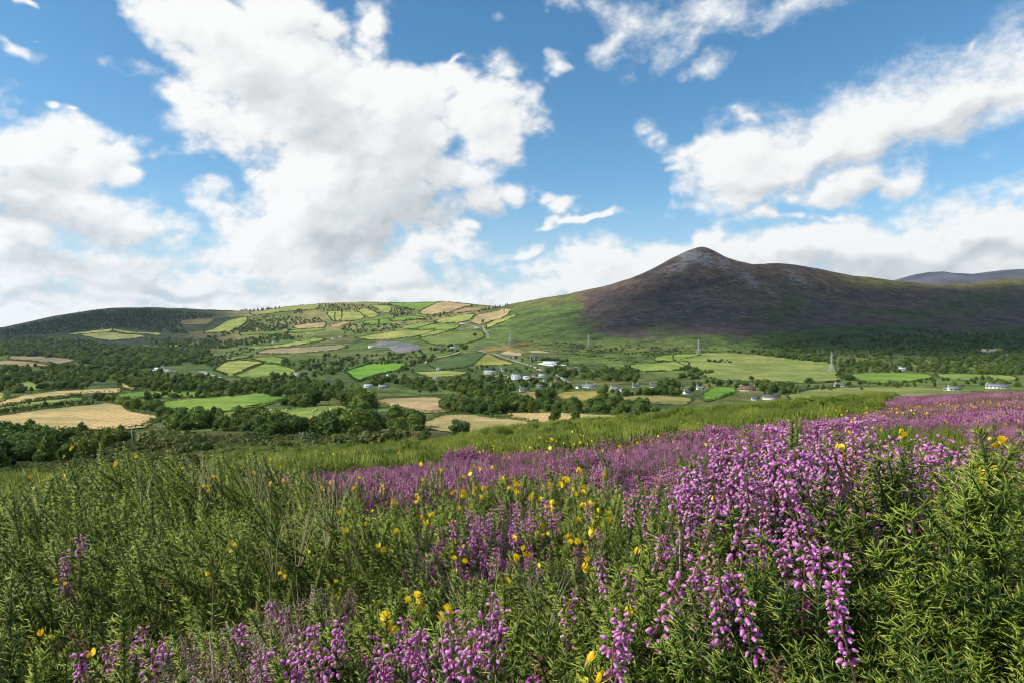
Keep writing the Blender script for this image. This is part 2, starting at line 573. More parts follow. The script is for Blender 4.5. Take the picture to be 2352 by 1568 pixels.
def pchip(x, y, xi):
    h = np.diff(x)
    dl = np.diff(y) / h
    d = np.zeros_like(y)
    for i in range(1, len(x) - 1):
        if dl[i - 1] * dl[i] > 0:
            w1, w2 = 2 * h[i] + h[i - 1], h[i] + 2 * h[i - 1]
            d[i] = (w1 + w2) / (w1 / dl[i - 1] + w2 / dl[i])
    d[0], d[-1] = dl[0], dl[-1]
    k = np.clip(np.searchsorted(x, xi) - 1, 0, len(x) - 2)
    t = np.clip((xi - x[k]) / h[k], 0, 1)
    return (1 + 2 * t) * (1 - t) ** 2 * y[k] + t * (1 - t) ** 2 * h[k] * d[k] + t * t * (3 - 2 * t) * y[k + 1] + t * t * (t - 1) * h[k] * d[k + 1]


def smooth_cols(Z, n):
    k = np.hanning(2 * n + 3)[1:-1]
    k /= k.sum()
    P = np.pad(Z, ((n, n), (0, 0)), mode='edge')
    return sum(k[i] * P[i:i + len(Z)] for i in range(len(k)))


def height_table():
    Z = np.zeros((len(TPX), NLY))
    prof = {}
    for y, r in list(NEAR.items()) + list(FAR.items()):
        c = np.interp(TPX, PXT, r)
        if y < 50:
            c = c - np.interp(math.log(y), np.log(YVEG), VEG)
        prof[y] = smooth_cols(c[:, None], 9)[:, 0]
    ys = smooth_cols(np.interp(TPX, YSPX, YSY)[:, None], 6)[:, 0]
    row = np.interp(TPX, SKYPX, SKYROW)
    row = smooth_cols(row[:, None], 1)[:, 0]
    for i in range(len(TPX)):
        Y = ys[i]
        zs = (CY - row[i]) / F * Y
        kn = [(y, prof[y][i]) for y in prof if y < .93 * Y]
        kn = [(y, min(z, zs - 6) if y > 1400 else z) for y, z in kn]
        kn += [(Y, zs), (1.10 * Y, zs - .022 * Y), (1.6 * Y, zs * .35 - 40), (14000, -160)]
        kn.sort()
        Z[i] = pchip(np.log([k[0] for k in kn]), np.array([k[1] for k in kn], float), TLY)
    far = sstep(TLY, math.log(700), math.log(1500))
    Zs = smooth_cols(Z, 5)
    return Zs * (1 - far) + Z * far


ZT = height_table()


def ztable(x, y):
    """height of the bare slopes at world x, y (y > 0 in front)"""
    x, y = np.asarray(x, float), np.asarray(y, float)
    r = np.hypot(x, y)
    az = np.arctan2(x, y)
    azc = np.clip(az, rad(-47.9), rad(47.9))
    Y = np.maximum(r * np.cos(azc), .22)
    px = CX + F * np.tan(azc)
    i = np.clip((px - TPX[0]) / 10.0, 0, len(TPX) - 1.001)
    j = np.clip((np.log(Y) - LY0) / (LY1 - LY0) * (NLY - 1), 0, NLY - 1.001)
    i0, j0 = i.astype(int), j.astype(int)
    fi, fj = i - i0, j - j0
    z = (ZT[i0, j0] * (1 - fi) + ZT[i0 + 1, j0] * fi) * (1 - fj) + (ZT[i0, j0 + 1] * (1 - fi) + ZT[i0 + 1, j0 + 1] * fi) * fj
    # behind the photographer the hill goes on up
    back = sstep(np.abs(az), 1.2, 2.6)
    return z * (1 - back) + back * (-.6 + .12 * r * np.exp(-r / 2500.0))


def ground_z(x, y):
    x, y = np.atleast_1d(np.asarray(x, float)), np.atleast_1d(np.asarray(y, float))
    z = ztable(x, y)
    r = np.hypot(x, y)
    P = np.stack([x, y], 1)
    z = z + (fbm(P / 2.2 + 7, 3) - .5) * .16 * sstep(r, .6, 3) * (1 - sstep(r, 60, 120))
    z = z + (fbm(P / 9.0 + 3, 2) - .5) * .5 * sstep(r, 8, 25) * (1 - sstep(r, 90, 200))
    z = z + (fbm(P / 60.0 + 11, 3) - .5) * 2.5 * sstep(r, 100, 260)
    hill = sstep(r, 1500, 2000)
    z = z + (fbm(np.stack([x, y * .5], 1) / 210.0 + 31, 5, .5) - .5) * 14 * hill + (fbm(P / 38.0 + 5, 3) - .5) * 4.0 * hill
    return z


def at(px, row, ymin=70.0, ymax=9000.0):
    """the point of the land seen in direction (px, row) of the print, first one beyond depth ymin"""
    u, v = (px - CX) / F, (CY - row) / F
    Y = np.exp(np.linspace(math.log(ymin), math.log(ymax), 1400))
    d = ground_z(u * Y, Y) - v * Y
    k = np.nonzero(d >= 0)[0]
    if not len(k):
        k = [int(np.argmax(d / Y))]
    k = k[0]
    if k > 0 and d[k] > d[k - 1] and d[k] > 0:
        t = d[k - 1] / (d[k - 1] - d[k])
        y = Y[k - 1] + (Y[k] - Y[k - 1]) * t
    else:
        y = Y[k]
    return np.array([u * y, y, float(ground_z(u * y, y)[0])])


def at_many(px, row, ymin=70.0, ymax=9000.0):
    px, row = np.asarray(px, float), np.asarray(row, float)
    u, v = (px - CX) / F, (CY - row) / F
    Y = np.exp(np.linspace(math.log(ymin), math.log(ymax), 500))
    YY = np.broadcast_to(Y, (len(px), len(Y)))
    d = ground_z((u[:, None] * YY).ravel(), YY.ravel()).reshape(YY.shape) - v[:, None] * YY
    hit = d >= 0
    k = np.where(hit.any(1), hit.argmax(1), np.argmax(d / YY, 1))
    k0 = np.maximum(k - 1, 0)
    a, b = d[np.arange(len(px)), k0], d[np.arange(len(px)), k]
    t = np.where((a < 0) & (b >= 0), a / np.where(a - b == 0, 1, a - b), 1.0)
    y = Y[k0] + (Y[k] - Y[k0]) * t
    return np.stack([u * y, y, ground_z(u * y, y)], 1)


# views used while measuring: enlarged crops of the print -> print coordinates
def C1(*p): return [(x / 3.0, 635.2 + y / 3.0) for x, y in p]
def C2(*p): return [(784 + x / 3.0, 635.2 + y / 3.0) for x, y in p]
def C3(*p): return [(1568 + x / 3.0, 544.4 + y / 3.0) for x, y in p]
def C4(*p): return [(1088.9 + x * .1929, 762.2 + y * .1929) for x, y in p]


# where clouds keep the sun off the ground: printed outlines -> ground, soft rimmed
def inside(px, py, poly):
    poly = np.asarray(poly, float)
    c = np.zeros(len(px), bool)
    j = len(poly) - 1
    for i in range(len(poly)):
        (xi, yi), (xj, yj) = poly[i], poly[j]
        if yi != yj:
            c ^= ((yi > py) != (yj > py)) & (px < (xj - xi) * (py - yi) / (yj - yi) + xi)
        j = i
    return c


def edge_dist(px, py, poly):
    poly = np.asarray(poly, float)
    d = np.full(len(px), 1e9)
    for i in range(len(poly)):
        a, b = poly[i - 1], poly[i]
        ab = b - a
        t = np.clip(((px - a[0]) * ab[0] + (py - a[1]) * ab[1]) / max(ab @ ab, 1e-9), 0, 1)
        d = np.minimum(d, np.hypot(px - a[0] - t * ab[0], py - a[1] - t * ab[1]))
    return np.where(inside(px, py, poly), d, -d)


SHADES = []


def shade_field(gx, gy):
    """cloud density over ground point gx, gy (sun rays traced back to the clouds)"""
    f = np.full(len(gx), -1.6)
    wob = (fbm(np.stack([gx, gy], 1) / 420.0 + 9, 3) - .5) * 300
    for poly, soft, w in SHADES:
        d = edge_dist(gx, gy, poly) + wob + 130
        f = np.maximum(f, np.where(d > 0, np.clip(d / soft, 0, 1) * (w + .16) - .16, np.clip(d / soft, -1.6, 0) - .16))
    return f


def shade_poly(pts, ymin, soft, w, grow=0):
    P = at_many([p[0] for p in pts], [p[1] for p in pts], ymin)
    # the crossing heights differ: refer every outline to the 90 m level the clouds are traced to
    t = (90 - P[:, 2]) / SUN[2]
    SHADES.append((np.stack([P[:, 0] + SUN[0] * t, P[:, 1] + SUN[1] * t], 1), soft, w))


shade_poly([(1400, 690), (1350, 730), (1310, 766), (1400, 768), (1560, 768), (1700, 790), (1760, 798), (2000, 812), (2200, 812), (2500, 800), (2500, 658), (2240, 666), (2100, 666), (1900, 636), (1760, 616), (1700, 608), (1615, 578), (1560, 588), (1480, 632), (1420, 668)], 1000, 150, .74)
shade_poly([(-150, 752), (60, 745), (215, 716), (420, 716), (480, 725), (430, 750), (330, 752), (200, 748), (130, 770), (-150, 790)], 1800, 220, .45)


# ------------------------------------------------------------------ the ground sheet
def ground():
    azl = np.concatenate([np.arange(-180, -44, 3.0), np.arange(-44, 44, .17), np.arange(44, 180, 3.0)])
    rl = np.exp(np.concatenate([np.linspace(math.log(.15), math.log(60), 110), np.linspace(math.log(60.5), math.log(900), 130)[0:], np.linspace(math.log(905), math.log(4200), 260), np.linspace(math.log(4300), math.log(11400), 20)]))
    A, R = np.meshgrid(np.radians(azl), rl, indexing='ij')
    x, y = (R * np.sin(A)).ravel(), (R * np.cos(A)).ravel()
    z = ground_z(x, y)
    nA, nR = A.shape
    ii = np.arange(nA * nR).reshape(nA, nR)
    i2 = np.roll(ii, -1, 0)
    Fq = np.stack([ii[:, :-1], i2[:, :-1], i2[:, 1:], ii[:, 1:]], -1).reshape(-1, 4)[:, ::-1]
    V = np.stack([x, y, z], 1)
    c0 = len(V)
    V = np.concatenate([V, [[0, 0, float(ground_z(.01, .2)[0])]]])
    fan = np.stack([np.full(nA, c0), i2[:, 0], ii[:, 0]], 1)[:, ::-1]
    # what grows where (cover colour, with some light and shade painted in)
    P2 = np.stack([x, y], 1)
    r = np.hypot(x, y)
    px = CX + F * x / np.maximum(y, .01)
    row = CY - F * z / np.maximum(y, .01)
    n1 = fbm(P2 / 160.0 + 4, 4)
    n2 = fbm(P2 / 35.0 + 14, 4)
    n3 = fbm(P2 / 420.0 + 24, 3)

    def mixc(a, b, t):
        t = np.clip(t, 0, 1)[:, None]
        return a * (1 - t) + b * t
    C = np.tile(np.array([.125, .175, .04]), (len(x), 1))
    C = mixc(C, np.array([.15, .16, .05]), sstep(n1, .45, .65))
    C = mixc(C, np.array([.06, .095, .026]), sstep(n2, .52, .7))
    wl = (1 - sstep(px - 900 * (1 - sstep(r, 1000, 1500)), 300, 520)) * sstep(r, 480, 700) * (1 - sstep(r, 1900, 2300))
    C = mixc(C, np.array([.06, .095, .028]), wl * .5)
    # litter under the near plants, then rough moor
    C = mixc(C, np.array([.035, .030, .016]), 1 - sstep(r, 40, 70))
    moor = sstep(r, 45, 80) * (1 - sstep(r, 240, 290))
    mc = mixc(np.tile(np.array([.075, .085, .028]), (len(x), 1)), np.array([.13, .085, .035]), sstep(n2, .5, .68))
    mc = mixc(mc, np.array([.05, .07, .02]), sstep(fbm(P2 / 12.0, 3), .5, .62))
    C = mixc(C, mc, moor)
    # the heather mountain on the right
    mt = sstep(px, 1150, 1230) * sstep(r, 1420, 1560)
    base = sstep(row, 792, 762)
    heath = mixc(np.tile(np.array([.112, .076, .068]), (len(x), 1)), np.array([.145, .10, .072]), sstep(n1, .42, .62))
    heath = mixc(heath, np.array([.085, .072, .07]), sstep(n2, .5, .66) * .8)
    green = mixc(np.tile(np.array([.075, .115, .032]), (len(x), 1)), np.array([.125, .17, .04]), sstep(n2, .42, .6))
    shade_dk = sstep(px, 1600, 1800)
    green = mixc(green, np.array([.042, .066, .024]), shade_dk * .7)  # cloud shade painted into the green of the right lower slopes
    edge = row + (n1 - .5) * 120 + (n2 - .5) * 40
    hm = np.interp(px, [1180, 1290, 1370, 1460, 1560, 1750, 1900, 2352], [640, 672, 745, 775, 780, 762, 742, 735])
    isheath = sstep(edge, hm + 14, hm - 14)
    for gx, gy, gr in ((1790, 720, 46), (1825, 690, 34), (2260, 690, 60), (2180, 705, 40), (1520, 760, 40)):
        isheath *= 1 - .8 * np.exp(-(((px - gx) / gr) ** 2 + ((row - gy) / (gr * .45)) ** 2))
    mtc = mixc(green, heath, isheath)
    # yellow grass along the crest, its sunlit brightness painted in
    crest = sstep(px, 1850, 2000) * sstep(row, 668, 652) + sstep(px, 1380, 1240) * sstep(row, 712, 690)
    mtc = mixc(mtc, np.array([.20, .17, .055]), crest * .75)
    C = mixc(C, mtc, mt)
    # woods and rough pasture of the hills on the left
    lh = (1 - sstep(px, 1050, 1150)) * sstep(r, 1900, 2300)
    lw = sstep(px + (n1 - .5) * 120, 620, 480)
    lc = mixc(np.tile(np.array([.165, .20, .055]), (len(x), 1)), np.array([.25, .225, .085]), sstep(n1, .46, .6))
    wood = mixc(np.tile(np.array([.026, .042, .02]), (len(x), 1)), np.array([.042, .06, .026]), sstep(n2, .45, .6))
    wood = mixc(wood, np.array([.10, .09, .045]), sstep(px, 380, 440) * sstep(row, 722, 735) * sstep(n1, .4, .5))
    lc = mixc(lc, wood, lw)
    C = mixc(C, lc, lh)
    scree = np.zeros(len(x))
    for gx, gy, ax, ay, t, w in ((1600, 592, 75, 22, 8, 1.0), (1560, 612, 60, 16, -20, .9), (1660, 604, 45, 22, 32, .9), (1720, 640, 50, 16, 38, .95), (1765, 668, 26, 8, 30, .9), (1830, 640, 60, 16, 25, .8),
                                 (1630, 690, 60, 14, 5, .55), (1560, 720, 80, 12, 5, .6), (1690, 722, 60, 12, 8, .55), (1480, 730, 60, 10, 0, .5), (1620, 745, 90, 10, 0, .5), (1400, 742, 50, 8, 0, .45), (2010, 640, 70, 10, 10, .4), (1420, 700, 40, 8, -20, .4), (1860, 742, 60, 8, 0, .3)):
        c, s = math.cos(rad(t)), math.sin(rad(t))
        dx, dy = px - gx, row - gy
        scree = np.maximum(scree, w * np.exp(-(((dx * c + dy * s) / ax) ** 2 + ((-dx * s + dy * c) / ay) ** 2)))
    scree = scree * mt

    def build(t):
        co = t.n('ShaderNodeAttribute', attribute_name='cover').outputs['Color']
        sc = t.n('ShaderNodeAttribute', attribute_name='scree').outputs['Fac']
        pos = t.n('ShaderNodeNewGeometry').outputs['Position']
        fl = t.vm('MULTIPLY', pos, (1, 1, 2.0))
        a = t.noise(fl, .045, 6, .65)
        b = t.noise(fl, .35, 5, .6)
        c2 = t.mix(t.ss(a, .35, .68), t.mix(1.0, co, (.68, .70, .68, 1), 'MULTIPLY'), t.mix(1.0, co, (1.28, 1.25, 1.2, 1), 'MULTIPLY'))
        c2 = t.mix(t.ss(b, .38, .66), t.mix(1.0, c2, (.72, .75, .72, 1), 'MULTIPLY'), t.mix(1.0, c2, (1.22, 1.2, 1.15, 1), 'MULTIPLY'))
        pt = t.noise(fl, .016, 5, .7, dist=.8)
        c2 = t.mix(t.ss(pt, .50, .56), c2, t.mix(1.0, c2, (.66, .68, .74, 1), 'MULTIPLY'))
        pt2 = t.noise(fl, .05, 4, .75)
        c2 = t.mix(t.ss(pt2, .57, .63), c2, t.mix(1.0, c2, (1.35, 1.2, 1.0, 1), 'MULTIPLY'))
        st = t.vm('MULTIPLY', pos, (.021, .021, .055))
        rk = t.noise(st, 2.6, 8, .72, dist=.6)
        rm = t.ss(t.m('MULTIPLY_ADD', sc, .25, rk), .66, .73)
        rc = t.mix(t.noise(fl, .2, 5, .7), (.10, .095, .098), (.26, .25, .25))
        cc = t.mix(rm, c2, rc)
        bp = t.n('ShaderNodeBump', {'Strength': .6, 'Distance': 3.0, 'Height': t.m('ADD', a, t.m('MULTIPLY', b, .35))})
        return pbsdf(t, cc, .95, .1, bp.outputs[0])
    m = material('hillside', build)
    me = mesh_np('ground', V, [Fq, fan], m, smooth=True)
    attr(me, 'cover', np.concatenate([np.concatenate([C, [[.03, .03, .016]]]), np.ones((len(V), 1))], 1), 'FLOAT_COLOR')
    attr(me, 'scree', np.concatenate([scree, [0]]))
    obj('ground', me, kind='structure', label='rolling valley floor, moor and hillsides')


def far_hill(name, pts, Y, c, label):
    """a distant range behind the right shoulder, a ridge with real depth"""
    px = np.arange(pts[0][0], pts[-1][0] + 1, 8.0)
    row = np.interp(px, [p[0] for p in pts], [p[1] for p in pts])
    prof = [(-.30, .0), (-.2, .45), (-.1, .8), (-.03, .97), (0, 1), (.05, .96), (.2, .5), (.35, 0)]
    V = []
    for p, r0 in zip(px, row):
        for d, h in prof:
            y = Y * (1 + d)
            x = (p - CX) / F * Y
            z = (CY - r0) / F * Y * h + (1 - h) * -120
            z += (fbm(np.array([[x, y]]) / 600.0, 4)[0] - .5) * 90 * (1 - abs(h - 1 if d == 0 else 0)) * (0 if d == 0 else .8)
            V.append((x, y, z))
    n = len(prof)
    Q = [[i * n + k, (i + 1) * n + k, (i + 1) * n + k + 1, i * n + k + 1] for i in range(len(px) - 1) for k in range(n - 1)]

    def build(t):
        pos = t.n('ShaderNodeNewGeometry').outputs['Position']
        a = t.noise(pos, .0022, 6, .6)
        return pbsdf(t, t.mix(t.ss(a, .4, .6), tuple(v * .75 for v in c), tuple(v * 1.3 for v in c)), .95, .1)
    obj(name, mesh_np(name, V, np.array(Q), material(name, build), smooth=True), kind='structure', label=label)


ground()
far_hill('far_moorland', [(1960, 690), (2070, 640), (2100, 631), (2135, 625), (2165, 629), (2230, 630), (2300, 636), (2420, 640), (2560, 650)], 5200, (.080, .076, .092), 'distant moorland hill, painted haze blue, behind the right shoulder')  # base colour pushed towards blue, haze painted into it
far_hill('far_mountain', [(2080, 680), (2200, 634), (2260, 626), (2310, 620), (2352, 618), (2450, 612), (2600, 620), (2800, 650)], 8200, (.07, .07, .075), 'farthest blue mountain at the right edge')
clouds()


# ------------------------------------------------------------------ fields, bare ground and roads laid on the valley
def field_mat(name, stripes):
    def build(t):
        oi = t.n('ShaderNodeObjectInfo')
        base = oi.outputs['Color']
        pos = t.n('ShaderNodeNewGeometry').outputs['Position']
        a = t.noise(pos, .02, 5, .6)
        b = t.noise(pos, .16, 6, .7)
        c = t.mix(t.ss(a, .38, .62), t.mix(1.0, base, (.70, .80, .70, 1), 'MULTIPLY'), t.mix(1.0, base, (1.22, 1.14, 1.12, 1), 'MULTIPLY'))
        c = t.mix(t.ss(b, .36, .68), t.mix(1.0, c, (.80, .84, .80, 1), 'MULTIPLY'), t.mix(1.0, c, (1.12, 1.1, 1.08, 1), 'MULTIPLY'))
        if stripes:
            rot = t.n('ShaderNodeVectorRotate', {0: pos, 'Angle': t.m('MULTIPLY', oi.outputs['Random'], 3.1)}, rotation_type='Z_AXIS').outputs[0]
            s = t.n('ShaderNodeTexWave', {'Vector': rot, 'Scale': .11, 'Distortion': 2.5, 'Detail': 3.0, 'Detail Scale': 1.2}).outputs[1]
            c = t.mix(t.m('MULTIPLY', s, stripes), c, t.mix(1.0, c, (.70, .68, .62, 1), 'MULTIPLY'))
        return pbsdf(t, c, .95, .1)
    return material(name, build)


M_GRASS = field_mat('pasture', .38)
M_STUB = field_mat('stubble', .6)
M_DIRT = field_mat('bare_earth', 0)
FIELDS = []


def drape(name, pts, lift=None):
    """flat sheet on the land inside an outline given in print coordinates"""
    P = at_many([p[0] for p in pts], [p[1] for p in pts], FY[0], FY[1])[:, :2]
    # round the outline a little
    dense = []
    n = len(P)
    for i in range(n):
        p0, p1, p2, p3 = P[i - 1], P[i], P[(i + 1) % n], P[(i + 2) % n]
        for t in (0, .25, .5, .75):
            cr = .5 * (2 * p1 + (p2 - p0) * t + (2 * p0 - 5 * p1 + 4 * p2 - p3) * t * t + (3 * p1 - p0 - 3 * p2 + p3) * t ** 3)
            dense.append(.45 * cr + .55 * (p1 + (p2 - p1) * t))
    B = np.array(dense)
    lo, hi = B.min(0), B.max(0)
    step = max(2.5, min((hi - lo).max() / 26, 14))
    gx, gy = np.meshgrid(np.arange(lo[0], hi[0], step), np.arange(lo[1], hi[1], step))
    G = np.stack([gx.ravel(), gy.ravel()], 1) + rng.uniform(-.2, .2, (gx.size, 2)) * step
    G = G[edge_dist(G[:, 0], G[:, 1], B) > step * .4]
    A = np.concatenate([B, G])
    vs, es, fs, ov, oe, of = geometry.delaunay_2d_cdt([Vector(a) for a in A], [], [list(range(len(B)))], 1, 1e-4)
    X = np.array([(v.x, v.y) for v in vs])
    d = float(np.hypot(*X.mean(0)))
    if lift is None:
        lift = .25 + d * .00035
    Z = ground_z(X[:, 0], X[:, 1]) + lift
    if name == 'spoil_heap':
        ed = np.clip(edge_dist(X[:, 0], X[:, 1], B), 0, None)
        Z += -lift + .4 + np.minimum(ed * .5, 7) * (.25 + 1.3 * fbm(X / 16.0 + 8, 3, billow=True))
    T = np.array([f for f in fs if len(f) == 3], int)
    a, b, c = X[T[:, 0]], X[T[:, 1]], X[T[:, 2]]
    flip = np.cross(b - a, c - a) < 0
    T[flip] = T[flip][:, ::-1]
    me = mesh_np(name, np.column_stack([X, Z]), T, None, smooth=True)
    return me, B


FY = (70.0, 9000.0)


def field(desc, pts, c, mat=None, hedge=1.0, lift=None, name='field', gaps=0.0, fy=(180.0, 9000.0)):
    global FY
    FY = fy
    me, B = drape(name, pts, lift)
    me.materials.clear()
    me.materials.append(mat or M_GRASS)
    o = obj(name, me, kind='structure', label=desc)
    o.color = (*c, 1)
    FIELDS.append((desc, B, hedge, gaps))
    return o


G1, G2, G3 = (.17, .26, .042), (.21, .27, .06), (.12, .185, .035)     # bright, light and darker grass
YG, OL = (.30, .31, .085), (.19, .20, .06)                           # yellowing and olive grass
T1, T2, T3 = (.46, .34, .155), (.42, .30, .16), (.33, .235, .125)      # stubble, sand, brown
field('large tan stubble field at the left edge', C1((-300, 985), (0, 960), (330, 915), (740, 872), (850, 885), (900, 930), (1090, 965), (1105, 990), (1000, 1040), (740, 1058), (350, 1070), (0, 1085), (-300, 1090)), T1, M_STUB, .8)
field('large bright green field beside the tan stubble', C1((1105, 885), (1150, 860), (1500, 830), (1780, 795), (1990, 815), (1960, 850), (1850, 880), (1600, 920), (1400, 962), (1250, 945), (1110, 910)), G1, None, .8)
field('pale green field dotted with hay bales', C1((1815, 938), (2200, 895), (2352, 890), (2600, 935), (2500, 975), (2352, 965), (2240, 992), (2130, 1010), (1900, 970)), G2, None, .7)
field('narrow tan strip above the left hedge', C1((-200, 890), (0, 870), (150, 820), (400, 790), (680, 772), (850, 768), (800, 800), (550, 808), (420, 832), (250, 852), (30, 888), (-200, 900)), T1, M_STUB, .8)
field('thin pale green strip between two left hedges', C1((-200, 925), (0, 903), (200, 870), (560, 833), (580, 850), (350, 882), (0, 918), (-200, 940)), YG, None, .7)
field('long green strip behind the round trees', C1((780, 818), (1000, 790), (1140, 783), (1400, 795), (1520, 800), (1450, 828), (1200, 833), (1000, 838), (850, 843)), G1, None, .6)
field('small tan patch among the valley trees', C1((825, 742), (950, 718), (1045, 745), (1000, 768), (900, 782), (840, 772)), T1, M_STUB, .5)
field('small green knoll field at the left', C1((70, 740), (200, 725), (390, 765), (250, 785), (100, 772)), G2, None, .7)
field('bright green corner field at the left edge', C1((-100, 665), (0, 660), (70, 668), (60, 690), (0, 695), (-100, 700)), G1, None, .5)
field('yellow corner at the left edge', C1((-120, 805), (0, 800), (50, 810), (30, 850), (0, 860), (-120, 870)), YG, None, .5)
field('upper brown ploughed field at the left', C1((75, 548), (300, 553), (520, 575), (430, 602), (200, 582), (60, 572)), (.26, .20, .13), M_STUB, .6)
field('lower brown ploughed field at the left edge', C1((-150, 580), (0, 578), (170, 585), (330, 608), (390, 622), (150, 618), (0, 614), (-150, 612)), T3, M_STUB, .6)
field('straw green field at the wood corner', C1((1475, 642), (1560, 590), (1650, 578), (1812, 590), (1740, 622), (1600, 682), (1540, 672)), YG, None, .9)
field('light green field below the straw green one', C1((1822, 600), (1960, 620), (2045, 650), (2000, 680), (1880, 697), (1605, 688), (1720, 642)), G2, None, .9)
field('green field wedge above the straw green field', C1((1720, 565), (1900, 555), (1965, 575), (1960, 612), (1850, 592)), G2, None, .7)
field('olive hillside field under the far forest', C1((550, 402), (760, 385), (940, 400), (1000, 415), (900, 432), (740, 442), (620, 418)), (.24, .23, .085), None, .8)
field('thin pale field at the forest edge', C1((460, 398), (640, 375), (770, 361), (760, 378), (560, 398)), YG, None, .6)
field('green strip right of the far forest pylon', C1((790, 361), (1100, 390), (1095, 408), (940, 396), (780, 378)), OL, None, .6)
field('light green slope climbing beside the plantation', C1((1400, 392), (1480, 360), (1560, 310), (1700, 278), (1700, 312), (1650, 352), (1590, 378)), (.26, .28, .07), None, .8)
field('brown bracken slope below the plantation', C1((1270, 302), (1470, 293), (1420, 330), (1240, 328)), (.15, .125, .06), None, 0)
field('dark green pasture in the wooded fold', C1((1660, 388), (1880, 378), (1995, 385), (1880, 402), (1660, 408)), G3, None, .8)
field('tan field above the wooded fold', C1((2015, 352), (2060, 335), (2242, 317), (2232, 352), (2050, 362)), T2, M_STUB, .8)
field('bright green strip under the upper tan field', C1((1985, 377), (2100, 362), (2232, 356), (2222, 372), (2020, 390)), G1, None, .7)
field('pinkish brown fallow slope', C1((1775, 522), (1850, 500), (2100, 487), (2352, 468), (2400, 490), (2300, 510), (2150, 522), (2000, 532), (1780, 532)), (.29, .235, .13), None, .6)
field('yellow green slope above the fallow', C1((1680, 492), (1850, 478), (2185, 428), (2250, 435), (2180, 452), (2000, 480), (1750, 500)), YG, None, .7)
field('upper yellow green pasture', C1((2060, 440), (2190, 420), (2240, 430), (2190, 450), (2100, 452)), G2, None, .6)
field('green pasture on the gorse slope', C1((1480, 600), (1560, 560), (1740, 540), (1700, 560), (1560, 580)), OL, None, .4)
field('small green field by the lower wood', C1((970, 470), (1150, 478), (1280, 462), (1200, 488), (1000, 484)), G3, None, .7)
field('second green field by the lower wood', C1((770, 482), (880, 488), (900, 500), (800, 496)), G3, None, .6)
field('sandy stubble on the far crest', C2((535, 252), (600, 210), (700, 174), (830, 188), (905, 200), (800, 226), (740, 252), (620, 268)), T2, M_STUB, .8)
field('green crest pasture left of the sandy stubble', C2((340, 185), (640, 181), (690, 176), (600, 210), (540, 237), (470, 227), (350, 200)), G1, None, .8)
field('brown crest field right of the sandy stubble', C2((742, 254), (850, 216), (1090, 195), (1075, 216), (900, 242), (760, 256)), T3, M_STUB, .8)
field('yellow field below the crest', C2((640, 312), (700, 290), (890, 261), (922, 265), (882, 302), (800, 322), (650, 320)), YG, None, .9)
field('sand coloured slope below the crest', C2((888, 322), (940, 265), (1100, 235), (1168, 235), (1140, 262), (1050, 302), (960, 332)), T2, M_STUB, .6)
field('yellow green wedge against the mountain', C2((1000, 332), (1060, 300), (1205, 264), (1190, 282), (1090, 322), (1008, 362)), (.32, .32, .09), None, .6)
field('upper left lane field', C2((398, 352), (480, 330), (662, 315), (600, 336), (500, 366)), G2, None, .9)
field('upper right lane field', C2((510, 366), (620, 332), (800, 336), (812, 346), (720, 376), (640, 366)), G2, None, .9)
field('long pale field with a dark lower hedge', C2((95, 422), (350, 380), (642, 370), (520, 412), (350, 432), (200, 438)), YG, None, .9)
field('broad green field below the lane', C2((545, 424), (720, 386), (960, 374), (985, 420), (860, 460), (650, 474), (560, 444)), (.16, .20, .05), None, .9)
field('narrow field between the lane fields', C2((530, 410), (660, 372), (720, 378), (640, 410), (560, 420)), G2, None, .6)
field('pale field under the dark plantation', C2((-40, 252), (110, 245), (162, 285), (60, 307), (-40, 308)), YG, None, .8)
field('pale wedge beside the dark plantation', C2((112, 240), (160, 220), (262, 265), (200, 287), (150, 268)), YG, None, .7)
field('green paddock on the far slope', C2((150, 312), (250, 298), (252, 330), (170, 337)), G1, None, .8)
field('second green paddock on the far slope', C2((262, 300), (330, 296), (330, 320), (268, 330)), G1, None, .7)
field('green field under the triangular plantation', C2((338, 297), (480, 270), (582, 290), (480, 302), (360, 312)), G1, None, .8)
field('pale crest pasture at the plantation', C2((200, 200), (330, 198), (345, 240), (290, 250)), YG, None, .7)
field('left crest grass above the plantation', C1((1720, 250), (1900, 222), (2190, 192), (2185, 225), (2000, 240), (1760, 268)), (.26, .25, .08), None, .5)
field('pale field left of the plantation block', C1((2250, 245), (2352, 240), (2352, 300), (2300, 310)), YG, None, .7)
field('tan field left of the far farm', C1((2270, 335), (2352, 318), (2420, 318), (2352, 345), (2290, 350)), T2, M_STUB, .7)
field('vivid green field by the valley spoil heap', C2((25, 652), (200, 600), (445, 598), (400, 642), (200, 692), (120, 722), (60, 682)), (.14, .27, .03), None, .9)
field('yellow field behind the white cottages', C2((480, 662), (600, 655), (750, 650), (872, 660), (830, 682), (650, 697), (590, 692)), YG, None, .8)
field('yellow green triangle below the road', C2((908, 607), (1000, 533), (1100, 572), (1205, 602), (1090, 612), (950, 617)), (.27, .26, .06), None, .3)
field('dark bracken triangle below the road', C2((588, 602), (700, 560), (960, 525), (990, 535), (900, 612), (700, 642)), (.08, .12, .04), None, .6)
field('tan field in the middle of the valley', C2((215, 862), (330, 840), (650, 830), (705, 850), (680, 880), (775, 910), (700, 937), (500, 937), (350, 897)), T2, M_STUB, .8)
field('tan field behind the lone round tree', C2((545, 1012), (680, 960), (850, 950), (1000, 970), (1150, 985), (1345, 1000), (1250, 1032), (1080, 1064), (930, 1080), (700, 1066), (555, 1042)), T1, M_STUB, .6)
field('tan field behind the pair of trees', C2((1145, 942), (1430, 935), (1700, 950), (1900, 960), (2030, 972), (1960, 1010), (1750, 1024), (1500, 1012), (1300, 1002), (1200, 987)), T1, M_STUB, .6)
